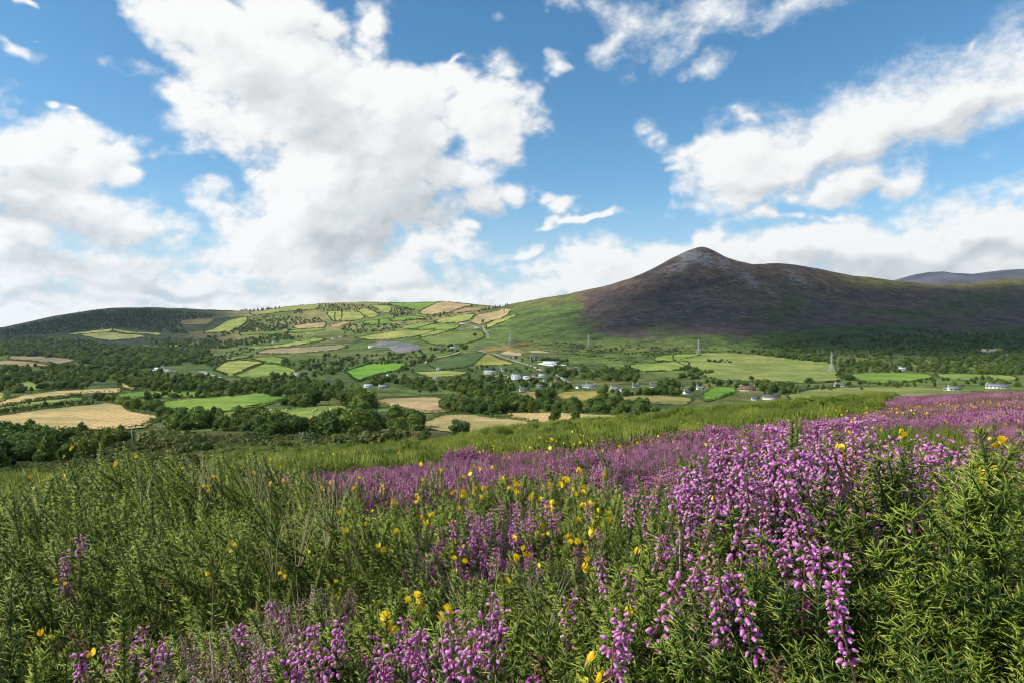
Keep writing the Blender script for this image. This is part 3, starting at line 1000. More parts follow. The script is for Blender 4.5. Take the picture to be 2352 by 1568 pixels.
field('small yellow brown plot left of the dark clump', C2((1200, 812), (1352, 790), (1362, 832), (1300, 843)), (.32, .24, .09), None, .6)
field('yellow brown meadow below the long cottages', C2((1465, 822), (1540, 795), (1765, 788), (1775, 830), (1680, 868), (1550, 853)), (.30, .25, .075), None, .7)
field('brown green meadow right of the valley', C2((1830, 845), (2050, 820), (2352, 830), (2430, 850), (2352, 885), (2100, 875)), (.24, .21, .075), None, .6)
field('lower green field at the mountain foot', C2((1955, 622), (2030, 605), (2352, 585), (2400, 600), (2352, 640), (2100, 657)), G2, None, .7)
field('upper green strip at the mountain foot', C2((2158, 582), (2170, 550), (2352, 535), (2480, 540), (2352, 572), (2200, 583)), G2, None, .7)
field('bare sandy cutting by the road', C2((1095, 532), (1160, 507), (1220, 502), (1242, 545), (1170, 542)), (.50, .36, .24), M_DIRT, 0, name='bare_ground')
field('orange rough grass above the road', C2((950, 507), (1130, 484), (1200, 494), (1300, 520), (1250, 530), (1100, 510), (1000, 520)), (.26, .19, .06), None, 0)
field('sandy track scar on the green slope', C2((1290, 515), (1340, 510), (1430, 520), (1400, 528), (1320, 524)), (.48, .36, .2), M_DIRT, 0, name='bare_ground')
field('orange bracken streak under the first pylon', C2((1180, 462), (1250, 455), (1330, 462), (1280, 472), (1200, 470)), (.24, .13, .055), M_DIRT, 0, name='bare_ground')
field('grey spoil heap in the valley', C2((180, 490), (250, 462), (400, 458), (540, 478), (560, 495), (420, 525), (350, 510), (330, 490), (230, 488)), (.17, .165, .17), M_DIRT, 0, lift=3.0, name='spoil_heap')
field('brown earth bank behind the spoil heap', C2((215, 462), (280, 440), (350, 450), (330, 466), (240, 470)), (.17, .12, .075), M_DIRT, 0, lift=2.0, name='spoil_heap')
field('large green sloping field with a pylon', C3((-60, 812), (150, 800), (400, 803), (700, 830), (1020, 868), (1062, 930), (1095, 985), (980, 1004), (750, 1004), (500, 990), (300, 988), (150, 962), (100, 920), (0, 880), (-60, 850)), (.22, .25, .07), M_GRASS, .7)
field('green field right of the large sloping field', C3((1150, 945), (1300, 935), (1650, 940), (1725, 970), (1500, 1002), (1250, 1002)), G1, None, .7)
field('green field left of the far right woods', C3((1738, 945), (1900, 940), (2250, 955), (2310, 985), (2000, 988), (1800, 977)), G2, None, .7)
field('wide olive field behind the heather slope', C3((730, 1090), (900, 1050), (1200, 1035), (1650, 1035), (1850, 1058), (2100, 1080), (1900, 1100), (1500, 1120), (1000, 1125), (740, 1118)), (.20, .22, .065), None, .7)
field('small vivid green field by the grey roofs', C3((135, 1080), (230, 1030), (330, 1035), (375, 1060), (300, 1092), (160, 1135)), (.14, .25, .03), None, .7)
field('pale yard in the far right woods', C3((2030, 772), (2200, 765), (2202, 790), (2040, 792)), YG, None, .4)
field('bare path across the moor', C1((1460, 1218), (1600, 1230), (1800, 1238), (1810, 1250), (1620, 1256), (1450, 1228)), (.36, .25, .15), M_DIRT, 0, name='bare_ground', fy=(60., 400.), lift=.15)
field('second bare patch on the moor', C1((2080, 1180), (2150, 1170), (2250, 1180), (2240, 1192), (2100, 1192)), (.40, .27, .19), M_DIRT, 0, name='bare_ground', fy=(60., 400.), lift=.15)
field('rust bracken patch on the moor', C1((1080, 1195), (1200, 1183), (1270, 1195), (1200, 1212), (1090, 1212)), (.20, .10, .03), M_DIRT, 0, name='bare_ground', fy=(60., 400.), lift=.12)


def road(name, pts, width, c, label, ymin=150.0):
    P = at_many([p[0] for p in pts], [p[1] for p in pts], ymin)[:, :2]
    t = np.linspace(0, len(P) - 1, (len(P) - 1) * 8 + 1)
    Q = np.stack([np.interp(t, np.arange(len(P)), P[:, k]) for k in (0, 1)], 1)
    for _ in range(6):
        Q[1:-1] = (Q[:-2] + 2 * Q[1:-1] + Q[2:]) / 4
    T = np.gradient(Q, axis=0)
    T /= np.linalg.norm(T, axis=1)[:, None]
    N = np.stack([-T[:, 1], T[:, 0]], 1)
    V = []
    for s in (-1, -.33, .33, 1):
        E = Q + N * s * width / 2
        V.append(np.column_stack([E, np.maximum(ground_z(E[:, 0], E[:, 1]), ground_z(Q[:, 0], Q[:, 1]) - .4) + .5 + np.hypot(*Q.T) * .0006]))
    n = len(Q)
    V = np.concatenate(V)
    F_ = [[k * n + i, k * n + i + 1, (k + 1) * n + i + 1, (k + 1) * n + i] for k in range(3) for i in range(n - 1)]
    me = mesh_np(name, V, np.array(F_)[:, ::-1], M_DIRT, smooth=True)
    o = obj(name, me, kind='structure', label=label)
    o.color = (*c, 1)


road('road', C2((870, 505), (960, 515), (1080, 545), (1180, 580), (1250, 602), (1310, 615)), 6, (.30, .28, .26), 'pale road running down past the sandy cutting')
road('road', C4((640, 400), (740, 430), (800, 470)), 6, (.38, .35, .27), 'grassy lane below the white warehouse')
road('road', C4((930, 480), (1000, 530), (1080, 580), (1130, 610)), 5, (.27, .265, .26), 'grey village road between the trees')
road('track', C2((975, 345), (985, 375), (1010, 400), (1012, 430)), 5, (.32, .28, .23), 'pale track dropping beside the mountain')
road('track', C2((580, 600), (600, 570), (700, 555), (800, 530), (815, 515)), 5, (.36, .30, .20), 'sandy farm track above the bracken triangle')
road('road', C4((200, 540), (330, 520), (430, 530), (560, 580), (660, 550), (830, 540)), 5, (.45, .42, .38), 'pale lane among the village houses')
road('road', C1((1385, 655), (1420, 670), (1470, 685), (1500, 700)), 9, (.36, .34, .31), 'short bare road stretch by the left wood')
road('road', C1((1040, 650), (1110, 640), (1190, 655)), 10, (.42, .41, .40), 'grey yard road in the left wood')

# ------------------------------------------------------------------ leaves: crowns, bushes and hedges
def leaf_mat(name, dark, light, trans=.25):
    def build(t):
        oi = t.n('ShaderNodeObjectInfo')
        pos = t.n('ShaderNodeNewGeometry').outputs['Position']
        tcn = t.n('ShaderNodeTexCoord').outputs['Object']
        n = t.noise(tcn, .55, 3, .6)
        f = t.m('ADD', t.m('MULTIPLY', n, .65), t.m('MULTIPLY', oi.outputs['Random'], .5))
        c = t.mix(t.ss(f, .25, .85), dark, light)
        w2 = t.n('ShaderNodeTexWhiteNoise', {'W': oi.outputs['Random']}, noise_dimensions='1D').outputs[0]
        c = t.mix(t.ss(w2, .55, 1.0), c, t.mix(1.0, c, (1.28, 1.06, .9, 1), 'MULTIPLY'))
        c = t.mix(t.ss(w2, .45, .0), c, t.mix(1.0, c, (.62, .74, .85, 1), 'MULTIPLY'))
        return leafy(t, c, trans, .6, .2)
    return material(name, build)


M_LEAF = leaf_mat('broadleaf', (.055, .10, .016), (.145, .20, .036))
M_HEDGE = leaf_mat('hedge_leaf', (.045, .075, .016), (.105, .145, .03))
M_CONIF = leaf_mat('conifer_needles', (.026, .05, .02), (.055, .088, .034), .1)
M_SCRUB = leaf_mat('scrub_leaf', (.06, .085, .02), (.13, .15, .04))
M_BARK = simple('bark', (.10, .075, .05), .9, .1, .3, 6)


def leaf_quads(P, Nn, size, r):
    """a small tilted quad at every point"""
    n = len(P)
    d = Nn + r.normal(0, .55, (n, 3))
    d /= np.linalg.norm(d, axis=1)[:, None]
    a = np.cross(d, r.normal(0, 1, (n, 3)))
    a /= np.linalg.norm(a, axis=1)[:, None] + 1e-9
    b = np.cross(d, a)
    s = (size * r.uniform(.6, 1.3, n))[:, None]
    V = np.stack([P - a * s - b * s * .7, P + a * s - b * s * .7, P + a * s * .8 + b * s * .7, P - a * s * .8 + b * s * .7], 1).reshape(-1, 3)
    return V, np.arange(4 * n).reshape(n, 4)


def sphere_pts(n, r):
    v = r.normal(0, 1, (n, 3))
    return v / np.linalg.norm(v, axis=1)[:, None]


def crown_mesh(name, seed, lobes, n, leaf, mat, flat=1.0):
    """lobed crown of leaf clumps for a tree of unit size 10 m"""
    r = np.random.default_rng(seed)
    Ps, Ns, core = [], [], MB()
    for (c, s) in lobes:
        k = int(n * (s[0] * s[2]) / sum(l[1][0] * l[1][2] for l in lobes))
        d = sphere_pts(k, r)
        d = d[(d[:, 2] > -.55)]
        bump = 1 + .22 * (fbm(d * 2.3 + seed, 3) - .5) * 2
        rr = (bump * r.uniform(.72, 1.06, len(d)))[:, None]
        Ps.append(np.array(c) + d * rr * np.array(s))
        nn = d / np.array(s)
        Ns.append(nn / np.linalg.norm(nn, axis=1)[:, None])
        # dense shaded inside of the crown
        u = np.array([[math.sin(a) * math.cos(b), math.sin(a) * math.sin(b), math.cos(a)] for a in np.linspace(.01, math.pi - .01, 5) for b in np.arange(6) * math.pi / 3])
        q = [[i * 6 + j, (i + 1) * 6 + j, (i + 1) * 6 + (j + 1) % 6, i * 6 + (j + 1) % 6] for i in range(4) for j in range(6)]
        core.add(np.array(c) + u * np.array(s) * .66, Q=q)
    V, Q = leaf_quads(np.concatenate(Ps), np.concatenate(Ns), leaf, r)
    cv = np.concatenate(core.V)
    return mesh_np(name, np.concatenate([V, cv]), np.concatenate([Q, np.concatenate(core.Q) + len(V)]), mat)


def broad_lobes(seed, w=4.2, h=8.6, base=1.6):
    r = np.random.default_rng(seed)
    L = [((0, 0, base + (h - base) * .5), (w * .72, w * .72, (h - base) * .5))]
    for k in range(9):
        a = k * 2.4 + r.uniform(-.4, .4)
        t = r.uniform(.15, .9)
        rad_ = w * math.sqrt(max(.1, 1 - (t - .35) ** 2 * 1.9)) * r.uniform(.45, .72)
        s = r.uniform(1.2, 2.1) * w / 4.2
        L.append(((math.cos(a) * rad_, math.sin(a) * rad_, base + (h - base) * t), (s, s, s * r.uniform(.75, .95))))
    return L


def trunk_mesh(name, seed, h, r0, limbs=4):
    r = np.random.default_rng(seed)
    b = MB()
    P = [(0, 0, -1.2), (0, 0, 0), (r.uniform(-.1, .1), r.uniform(-.1, .1), h * .35), (r.uniform(-.2, .2), r.uniform(-.2, .2), h * .8)]
    b.tube(P, [r0 * 1.3, r0 * 1.15, r0 * .8, r0 * .3], 7)
    for k in range(limbs):
        a = k * 6.28 / limbs + r.uniform(-.4, .4)
        z0 = h * r.uniform(.25, .5)
        b.tube([(0, 0, z0), (math.cos(a) * h * .15, math.sin(a) * h * .15, z0 + h * .14), (math.cos(a) * h * .26, math.sin(a) * h * .26, z0 + h * .32)], [r0 * .45, r0 * .3, r0 * .1], 5)
    return b.mesh(name, M_BARK, True)


CROWN, TRUNK = [], []
for k, (w, h, base) in enumerate([(4.6, 9.2, 1.0), (4.0, 9.8, 1.2), (5.0, 8.2, .7), (3.5, 10.2, 1.4), (4.4, 8.8, .6), (3.0, 9.4, .9)]):
    CROWN.append(crown_mesh('crown', 100 + k, broad_lobes(200 + k, w, h, base), 1500, .34, M_LEAF))
    TRUNK.append(trunk_mesh('trunk', 300 + k, 8.0, .34))


def conifer_mesh(name, seed, h=11.0, w=2.4):
    r = np.random.default_rng(seed)
    n = 1100
    t = r.uniform(0, 1, n) ** .75
    z = .7 + (h - .7) * (1 - t)
    a = r.uniform(0, 6.28, n)
    tier = .75 + .25 * np.abs(np.sin(z * 3.1 + seed))
    rr = w * (t * .95 + .05) * tier * r.uniform(.55, 1.05, n)
    P = np.stack([np.cos(a) * rr, np.sin(a) * rr, z - rr * .25], 1)
    Nn = np.stack([np.cos(a), np.sin(a), np.full(n, .55)], 1)
    V, Q = leaf_quads(P, Nn, .36, r)
    b = MB().tube([(0, 0, .4), (0, 0, h * .5), (0, 0, h * .95)], [w * .6, w * .38, .05], 7)
    return mesh_np(name, np.concatenate([V, b.V[0]]), [np.concatenate([Q, b.Q[0] + len(V)]), b.T[0] + len(V)], M_CONIF)


CONIF = [conifer_mesh('crown', 400 + k, 11 - k, 2.3 + .3 * k) for k in range(3)]
CTRUNK = trunk_mesh('trunk', 410, 6.0, .22, 0)


def bush_mesh(name, seed, mat, n=520, w=1.5, h=1.7):
    r = np.random.default_rng(seed)
    L = [((0, 0, h * .4), (w * .8, w * .8, h * .5))]
    for k in range(5):
        a = k * 1.3 + r.uniform(0, .5)
        L.append(((math.cos(a) * w * .5, math.sin(a) * w * .5, h * r.uniform(.3, .65)), (w * .5, w * .5, h * .36)))
    return crown_mesh(name, seed, L, n, .17, mat)


BUSH = [bush_mesh('foliage', 500 + k, M_HEDGE) for k in range(3)]
SCRUB = [bush_mesh('foliage', 520 + k, M_SCRUB) for k in range(3)]


def rowpts(pts, n, jx=3.0, jy=2.0, r=rng):
    """n print positions spread along a line"""
    p = np.array(pts, float)
    d = np.concatenate([[0], np.cumsum(np.hypot(*np.diff(p, axis=0).T))])
    t = np.linspace(0, d[-1], n) + r.uniform(-.4, .4, n) * d[-1] / max(n, 1)
    return np.stack([np.interp(t, d, p[:, 0]) + r.normal(0, jx, n), np.interp(t, d, p[:, 1]) + r.normal(0, jy, n)], 1)


def areapts(poly, n, r=rng):
    poly = np.array(poly, float)
    lo, hi = poly.min(0), poly.max(0)
    out = []
    while sum(map(len, out)) < n:
        q = r.uniform(lo, hi, (n * 3, 2))
        out.append(q[inside(q[:, 0], q[:, 1], poly)])
    return np.concatenate(out)[:n]


TREES = []      # (apparent size, world pos, height m, kind, label, group)


def plant(pts, hmin, hmax, label, kind='b', ymin=180.0, keep=False, wide=1.0):
    pts = np.asarray(pts, float)
    P = at_many(pts[:, 0], pts[:, 1], ymin)
    for p in P:
        h = random.uniform(hmin, hmax) * random.choice((.72, .85, 1.0, 1.0, 1.12)) * np.interp(p[1], [150, 700, 1500], [.66, .66, .85])
        infr = abs((p[0] / p[1])) < .76
        TREES.append(((h / p[1]) * (1 if infr else .0) + (9 if keep else 0), p, h, kind, label, wide))


def B(*a, **k):
    plant(*a, **k)


# woods, belts and clumps of the valley, each with what sets it apart
B(areapts(C1((-250, 1190), (-250, 1120), (0, 1110), (330, 1105), (420, 1130), (700, 1120), (900, 1120), (920, 1165), (700, 1190), (400, 1195), (0, 1235), (-250, 1250)), 75), 6, 9.5, 'dark scrubby tree in the wood below the gorse at left', ymin=60)
B(areapts([(-60, 1020), (60, 1022), (160, 1030), (200, 1050), (60, 1075), (-60, 1085)], 30), 7, 11, 'shadowed tree right behind the gorse at the left edge', ymin=45)
B(areapts(C1((-200, 1130), (0, 1110), (320, 1095), (300, 1160), (0, 1190), (-200, 1200)), 26), 9, 12, 'tall dark tree in the wood at the left edge', ymin=60)
B(rowpts(C1((1100, 1000), (1250, 1035), (1450, 1050), (1600, 1065), (1750, 1070), (1900, 1072)), 26, 4, 4), 9, 13, 'round tree in the belt below the bright green field')
B(rowpts(C1((1130, 985), (1300, 1000), (1400, 975), (1550, 960), (1800, 950)), 14, 4, 3), 7, 10, 'small tree on the lower edge of the bright green field')
B(C1((880, 905), (940, 915), (1000, 922), (1050, 925), (1080, 915), (860, 885), (1020, 880)), 11, 14, 'large round tree between the tan and green fields', keep=True)
B(C1((700, 852), (740, 858), (780, 860), (670, 850)), 10, 13, 'tree at the head of the left hedge lines', keep=True)
B(rowpts(C1((1900, 1075), (2050, 1085), (2200, 1080), (2352, 1085), (2480, 1095)), 16, 4, 3), 9, 13, 'leafy tree in the clump below the hay bale field')
B(areapts(C1((2180, 1090), (2352, 1000), (2500, 960), (2560, 985), (2560, 1060), (2480, 1100), (2352, 1105)), 30), 10, 14, 'big dense tree in the grove left of the lone round tree')
B(rowpts(C1((1980, 870), (2060, 890), (2130, 890), (2200, 880)), 9, 4, 4), 11, 15, 'tall tree at the right end of the bright green field', keep=True)
B(rowpts(C1((1050, 775), (1250, 790), (1450, 795), (1600, 800), (1750, 790), (1900, 800), (2100, 815), (2352, 830)), 64, 5, 5), 9, 14, 'tree in the long belt behind the bright green field')
B(areapts(C1((1500, 740), (1900, 725), (2352, 740), (2352, 820), (1900, 790), (1500, 780)), 110), 9, 13, 'tree in the thick wood behind the green strip')
B(areapts(C1((-100, 650), (100, 620), (700, 625), (1000, 650), (1200, 690), (1500, 700), (1500, 760), (1050, 775), (880, 765), (820, 735), (600, 740), (420, 770), (380, 740), (250, 700), (100, 720), (-100, 735)), 380), 9, 13, 'tree in the wooded valley bottom at left')
B(areapts(C1((-100, 690), (70, 700), (200, 700), (420, 760), (640, 745), (660, 770), (400, 782), (200, 800), (60, 830), (-100, 790)), 50), 8, 12, 'tree around the small green knoll field')
B(areapts(C1((-100, 420), (300, 420), (540, 430), (700, 470), (1000, 500), (1380, 510), (1480, 540), (1430, 600), (1200, 610), (1000, 640), (540, 600), (530, 570), (70, 545), (-100, 540)), 1200), 10, 15, 'tree in the dark wood under the left hill', wide=1.2)
B(areapts(C1((1000, 430), (1200, 440), (1600, 440), (1990, 400), (2100, 420), (1700, 480), (1500, 500), (1100, 490)), 300), 9, 13, 'tree in the wooded fold below the far fields')
B(areapts(C1((1440, 560), (1700, 490), (1760, 510), (1600, 560), (1480, 620), (1420, 640)), 60), 5, 8, 'scrub tree on the gorse slope left of the straw green field')
B(areapts(C1((1930, 600), (2080, 560), (2300, 545), (2420, 560), (2400, 640), (2250, 670), (2060, 655)), 60), 9, 13, 'tree in the wood right of the light green field')
B(rowpts(C1((1900, 690), (2000, 695), (2150, 680), (2352, 650)), 24, 4, 3), 8, 11, 'tree beside the small grey farm')
B(rowpts(C1((0, 945), (200, 915), (420, 895), (640, 870)), 26, 3, 2), 3.5, 5.5, 'bushy hedge tree along the thick left hedge')
B(rowpts(C1((150, 870), (400, 845), (560, 820)), 14, 3, 2), 3, 5, 'low hedge tree on the thin pale strip')
B(rowpts(C1((1060, 835), (1250, 830), (1400, 830), (1500, 815)), 16, 3, 2), 5, 8, 'hedge tree along the long green strip')
B(areapts(C1((980, 1150), (1180, 1090), (1400, 1150), (1460, 1210), (1300, 1235), (1050, 1190)), 26), 4.5, 7, 'olive scrub tree in the clump on the moor', kind='s', ymin=60)
B(areapts(C1((900, 1120), (1800, 1100), (2300, 1130), (2352, 1200), (1900, 1220), (1480, 1180)), 60), 1.5, 3.5, 'low gorse bush on the moor', kind='s', ymin=60)
B(areapts(C1((2352, 1150), (2600, 1105), (2760, 1140), (2760, 1200), (2500, 1210), (2380, 1200)), 22), 3, 6, 'bush at the foot of the green bank', kind='s', ymin=50)
# centre
B(C2((820, 1098),), 12, 12.5, 'lone broad round tree on the near tan field', keep=True)
B(C2((1475, 995),), 11, 11.5, 'left one of the two trees on the right tan field', keep=True)
B(C2((1615, 1015),), 13, 13.5, 'right one of the two trees on the right tan field', keep=True)
B(C2((570, 1120), (400, 1118)), 7, 9, 'round bush tree at the edge of the moor', keep=True, ymin=100)
B(areapts(C2((-20, 1090), (160, 1060), (300, 1000), (520, 960), (560, 1020), (500, 1080), (360, 1110), (100, 1105)), 26), 10, 14, 'big tree in the dense grove beside the near tan field')
B(areapts(C2((-20, 860), (120, 800), (240, 860), (210, 920), (60, 920), (-20, 900)), 22), 12, 17, 'tall tree in the grove left of the middle tan field')
B(areapts(C2((130, 730), (250, 690), (480, 720), (470, 760), (300, 750), (150, 750)), 26), 10, 14, 'tree around the white houses left of the yellow field')
B(areapts(C2((460, 720), (700, 720), (900, 700), (1180, 720), (1190, 800), (900, 810), (650, 800), (480, 800)), 110), 9, 14, 'tree in the wood left of the village')
B(areapts(C2((690, 900), (760, 850), (1000, 830), (1180, 820), (1200, 900), (1150, 960), (960, 960), (770, 945)), 85), 10, 15, 'tree in the big wood right of the middle tan field')
B(areapts(C2((1150, 870), (1350, 880), (1560, 900), (1660, 920), (1600, 945), (1350, 940), (1150, 945)), 40), 9, 13, 'tree in the belt behind the pair of trees')
B(areapts(C2((1660, 900), (1800, 885), (2100, 880), (2180, 930), (2100, 965), (1850, 955), (1660, 935)), 44), 8, 12, 'tree in the belt left of the grey roofs')
B(C2((1600, 925), (1590, 930), (1630, 930)), 15, 17, 'tall tree rising from the belt behind the pair', keep=True)
B(rowpts(C2((1360, 840), (1400, 845), (1450, 835)), 9, 3, 3), 10, 13, 'tree in the dark clump on the yellow brown meadow', keep=True)
B(areapts(C2((1220, 720), (1400, 700), (1500, 720), (1620, 760), (1560, 790), (1350, 775), (1200, 760)), 46), 6, 10, 'garden tree among the village houses')
B(areapts(C2((1400, 650), (1560, 650), (1700, 690), (1850, 640), (2050, 660), (2040, 740), (1800, 720), (1560, 700), (1440, 680)), 110), 10, 15, 'tree in the dark wood behind the long cottages')
B(rowpts(C2((1640, 655), (1690, 660)), 5, 3, 3), 14, 17, 'tall dark tree beside the white warehouse', keep=True)
B(rowpts(C2((1770, 880), (1800, 830), (1820, 780)), 8, 3, 4), 11, 14, 'tall light green tree at the end of the yellow brown meadow', keep=True)
B(areapts(C2((1850, 800), (2000, 790), (2300, 790), (2352, 820), (2100, 825), (1860, 830)), 34), 7, 11, 'tree along the cottage gardens at centre right')
B(rowpts(C2((2230, 790), (2300, 780)), 6, 4, 4), 14, 18, 'big dark tree beside the grey roofed cottage', keep=True)
B(areapts(C2((-20, 560), (150, 540), (420, 530), (600, 510), (640, 560), (400, 600), (100, 620), (-20, 640)), 80), 6, 10, 'tree on the scrubby slope below the spoil heap')
B(rowpts(C2((400, 650), (440, 640), (500, 610), (560, 590), (640, 560)), 22, 4, 4), 8, 12, 'tree along the vivid green field')
B(C2((845, 500), (830, 495), (860, 498)), 14, 17, 'dark tree group at the top of the pale road', keep=True)
B(C2((975, 318),), 15, 16, 'lone dark tree on the sandy slope', keep=True)
B(C2((918, 410),), 12, 13, 'lone round tree on the broad green field', keep=True)
B(areapts(C2((600, 500), (700, 480), (820, 490), (800, 520), (650, 525)), 24), 6, 10, 'tree around the cottages at the top of the pale road')
B(areapts(C2((0, 340), (200, 330), (420, 330), (400, 370), (200, 390), (0, 400)), 90), 7, 11, 'tree among the far farms')
B(rowpts(C2((620, 280), (700, 262), (760, 250)), 16, 4, 2), 8, 11, 'tree in the row under the sandy crest stubble')
B(rowpts(C2((460, 300), (600, 302)), 14, 3, 2), 8, 10, 'tree in the row under the far paddocks')
B(areapts(C2((1150, 555), (1300, 570), (1400, 570), (1560, 580), (1560, 615), (1500, 610), (1400, 600), (1250, 590)), 34), 6, 10, 'tree around the white warehouse')
B(areapts(C2((1380, 640), (1540, 640), (1560, 660), (1420, 665)), 20), 8, 11, 'tree in the row below the warehouse')
B(rowpts(C2((860, 640), (1000, 640), (1100, 650), (1250, 640), (1350, 640)), 28, 4, 4), 5, 9, 'tree along the lane above the village')
# right
B(areapts(C3((-20, 905), (60, 890), (130, 935), (120, 990), (-20, 980)), 14), 11, 15, 'dark tree left of the large sloping field')
B(rowpts(C3((110, 935), (210, 940)), 8, 3, 2), 7, 9, 'tree in the lower clump on the large sloping field')
B(rowpts(C3((180, 860), (330, 868)), 11, 3, 2), 6, 9, 'tree in the upper clump on the large sloping field')
B(C3((872, 1005),), 12, 13, 'lone tree on the lower rim of the large sloping field', keep=True)
B(rowpts(C3((60, 1020), (300, 1025), (500, 1020), (700, 1030), (760, 1075), (560, 1080)), 44, 5, 6), 7, 12, 'tree in the belt under the large sloping field')
B(areapts(C3((500, 1030), (740, 1030), (750, 1080), (560, 1085)), 22), 9, 13, 'tree in the dark clump above the grey roof')
B(rowpts(C3((760, 1040), (1000, 1045), (1200, 1030), (1500, 1015), (1750, 1010), (2000, 1005), (2200, 1010)), 50, 4, 4), 5, 9, 'tree along the hedge of the wide olive field')
B(areapts(C3((1060, 920), (1140, 900), (1180, 990), (1080, 985)), 16), 9, 13, 'tree beside the fourth pylon')
B(areapts(C3((490, 800), (700, 820), (1000, 850), (1050, 880), (700, 838), (500, 810)), 60), 9, 13, 'tree in the dark strip above the large sloping field')
B(areapts(C3((460, 770), (700, 740), (1000, 780), (1040, 840), (700, 820), (480, 800)), 130), 6, 10, 'tree on the wooded slope above the large field')
B(areapts(C3((1060, 870), (1500, 860), (2000, 830), (2400, 820), (2500, 900), (2352, 960), (1950, 945), (1650, 935), (1150, 935)), 420), 8, 13, 'tree in the wood at the far right')
B(areapts(C3((450, 740), (1100, 700), (1700, 650), (2500, 700), (2500, 830), (1700, 860), (1060, 860), (1000, 780)), 650), 5, 9, 'scrub tree on the shaded mountain foot')
B(areapts(C3((-900, 730), (-400, 740), (0, 760), (400, 770), (400, 800), (-200, 790), (-600, 790)), 60), 2.5, 5, 'bush on the green slope under the pylons', kind='s')
B(areapts(C2((1900, 540), (2150, 510), (2352, 500), (2352, 530), (2150, 560), (1950, 620)), 40), 3, 6, 'bush on the bracken slope beside the upper green strip')
B(areapts(C3((2000, 980), (2352, 980), (2500, 1010), (2500, 1040), (2100, 1020)), 26), 6, 10, 'tree by the white bungalows at the right')
# plantations
B(areapts(C1((2190, 195), (2352, 190), (2510, 200), (2490, 232), (2352, 240), (2200, 238)), 150), 9, 11, 'conifer in the dark plantation block on the crest', kind='c')
B(areapts(C2((340, 270), (370, 215), (440, 212), (510, 230), (480, 262), (360, 285)), 110), 9, 11, 'conifer in the triangular plantation', kind='c')
B(areapts(C2((160, 210), (215, 205), (280, 250), (250, 255)), 30), 9, 11, 'conifer in the narrow plantation strip', kind='c')
B(rowpts(C1((1670, 240), (1750, 232), (1920, 222)), 34, 3, 1), 14, 18, 'conifer in the row on the far skyline', kind='c')
B(rowpts(C2((260, 195), (340, 202)), 16, 2, 1), 11, 14, 'conifer in the short row on the crest', kind='c')
B(rowpts(C2((950, 240), (1050, 220), (1140, 205)), 28, 2, 2), 11, 14, 'conifer in the strip beside the mountain', kind='c')
B(areapts(C1((2005, 250), (2050, 228), (2100, 235), (2090, 262), (2030, 265)), 24), 10, 12, 'tree in the round copse on the far slope', kind='c')
B(areapts(C1((0, 372), (300, 305), (600, 235), (900, 215), (1200, 232), (1480, 268), (1470, 285), (1250, 300), (1240, 330), (1300, 400), (1100, 385), (800, 355), (640, 370), (460, 392), (0, 405)), 2200), 6, 9, 'conifer in the forest on the left hill', kind='c', wide=2.1)
B(areapts(C1((1660, 380), (1720, 300), (1850, 270), (2000, 280), (2200, 290), (2240, 315), (2000, 345), (1950, 380)), 300), 7, 10, 'tree in the copse below the far crest')
B(areapts(C1((1400, 430), (1650, 350), (1990, 340), (2000, 375), (1650, 385), (1500, 430)), 120), 8, 11, 'tree in the wood under the light green slope')

TREES.sort(key=lambda t: -t[0])
NTREE = 300
LEAFM = {'b': (CROWN, TRUNK), 'c': (CONIF, [CTRUNK] * 3), 's': (SCRUB, None)}
UNIT = {'b': 9.6, 'c': 11.0, 's': 1.75}
TNAME = {'b': 'broadleaf_tree', 'c': 'conifer_tree', 's': 'scrub_bush'}
TSTEM = MB().tube([(0, 0, -.5), (0, 0, .3), (.1, .05, .9)], [.09, .07, .03], 5).mesh('stem', M_BARK)
from collections import Counter
ORD = ('first second third fourth fifth sixth seventh eighth ninth tenth eleventh twelfth thirteenth fourteenth fifteenth sixteenth seventeenth eighteenth nineteenth twentieth').split()
TENS = {2: 'twenty', 3: 'thirty', 4: 'forty', 5: 'fifty', 6: 'sixty', 7: 'seventy'}
TENTH = {3: 'thirtieth', 4: 'fortieth', 5: 'fiftieth', 6: 'sixtieth', 7: 'seventieth'}


def ordinal(k):
    return ORD[k - 1] if k <= 20 else (TENTH[k // 10] if k % 10 == 0 else TENS[k // 10] + '-' + ORD[k % 10 - 1])


_cnt = Counter(t[4] for t in TREES[:NTREE])
_rank = {}
for l in _cnt:
    for k, i in enumerate(sorted((i for i in range(NTREE) if TREES[i][4] == l), key=lambda i: TREES[i][1][0] / TREES[i][1][1])):
        _rank[i] = k + 1
for i, (_, p, h, kind, label, wide) in enumerate(TREES[:NTREE]):
    own = label if _cnt[label] == 1 else '%s from left: %s' % (ordinal(_rank[i]), label)
    k = random.randrange(len(LEAFM[kind][0]))
    s = h / UNIT[kind]
    wv = random.uniform(.9, 1.15) * (1.0 if kind != 'b' else 1.05)
    th = thing(TNAME[kind], tuple(p - np.array([0, 0, .2 + (.11 * h if kind == 'b' else 0)])), own, 'bush' if kind == 's' else 'tree', label if _cnt[label] > 1 else None, random.uniform(0, 6.28), (s * wv, s * wv, s))
    if kind == 's':
        obj('foliage', SCRUB[k], th)
        obj('stem', TSTEM, th)
    else:
        obj('crown', LEAFM[kind][0][k], th)
        obj('trunk', LEAFM[kind][1][k], th)
rest = TREES[NTREE:]


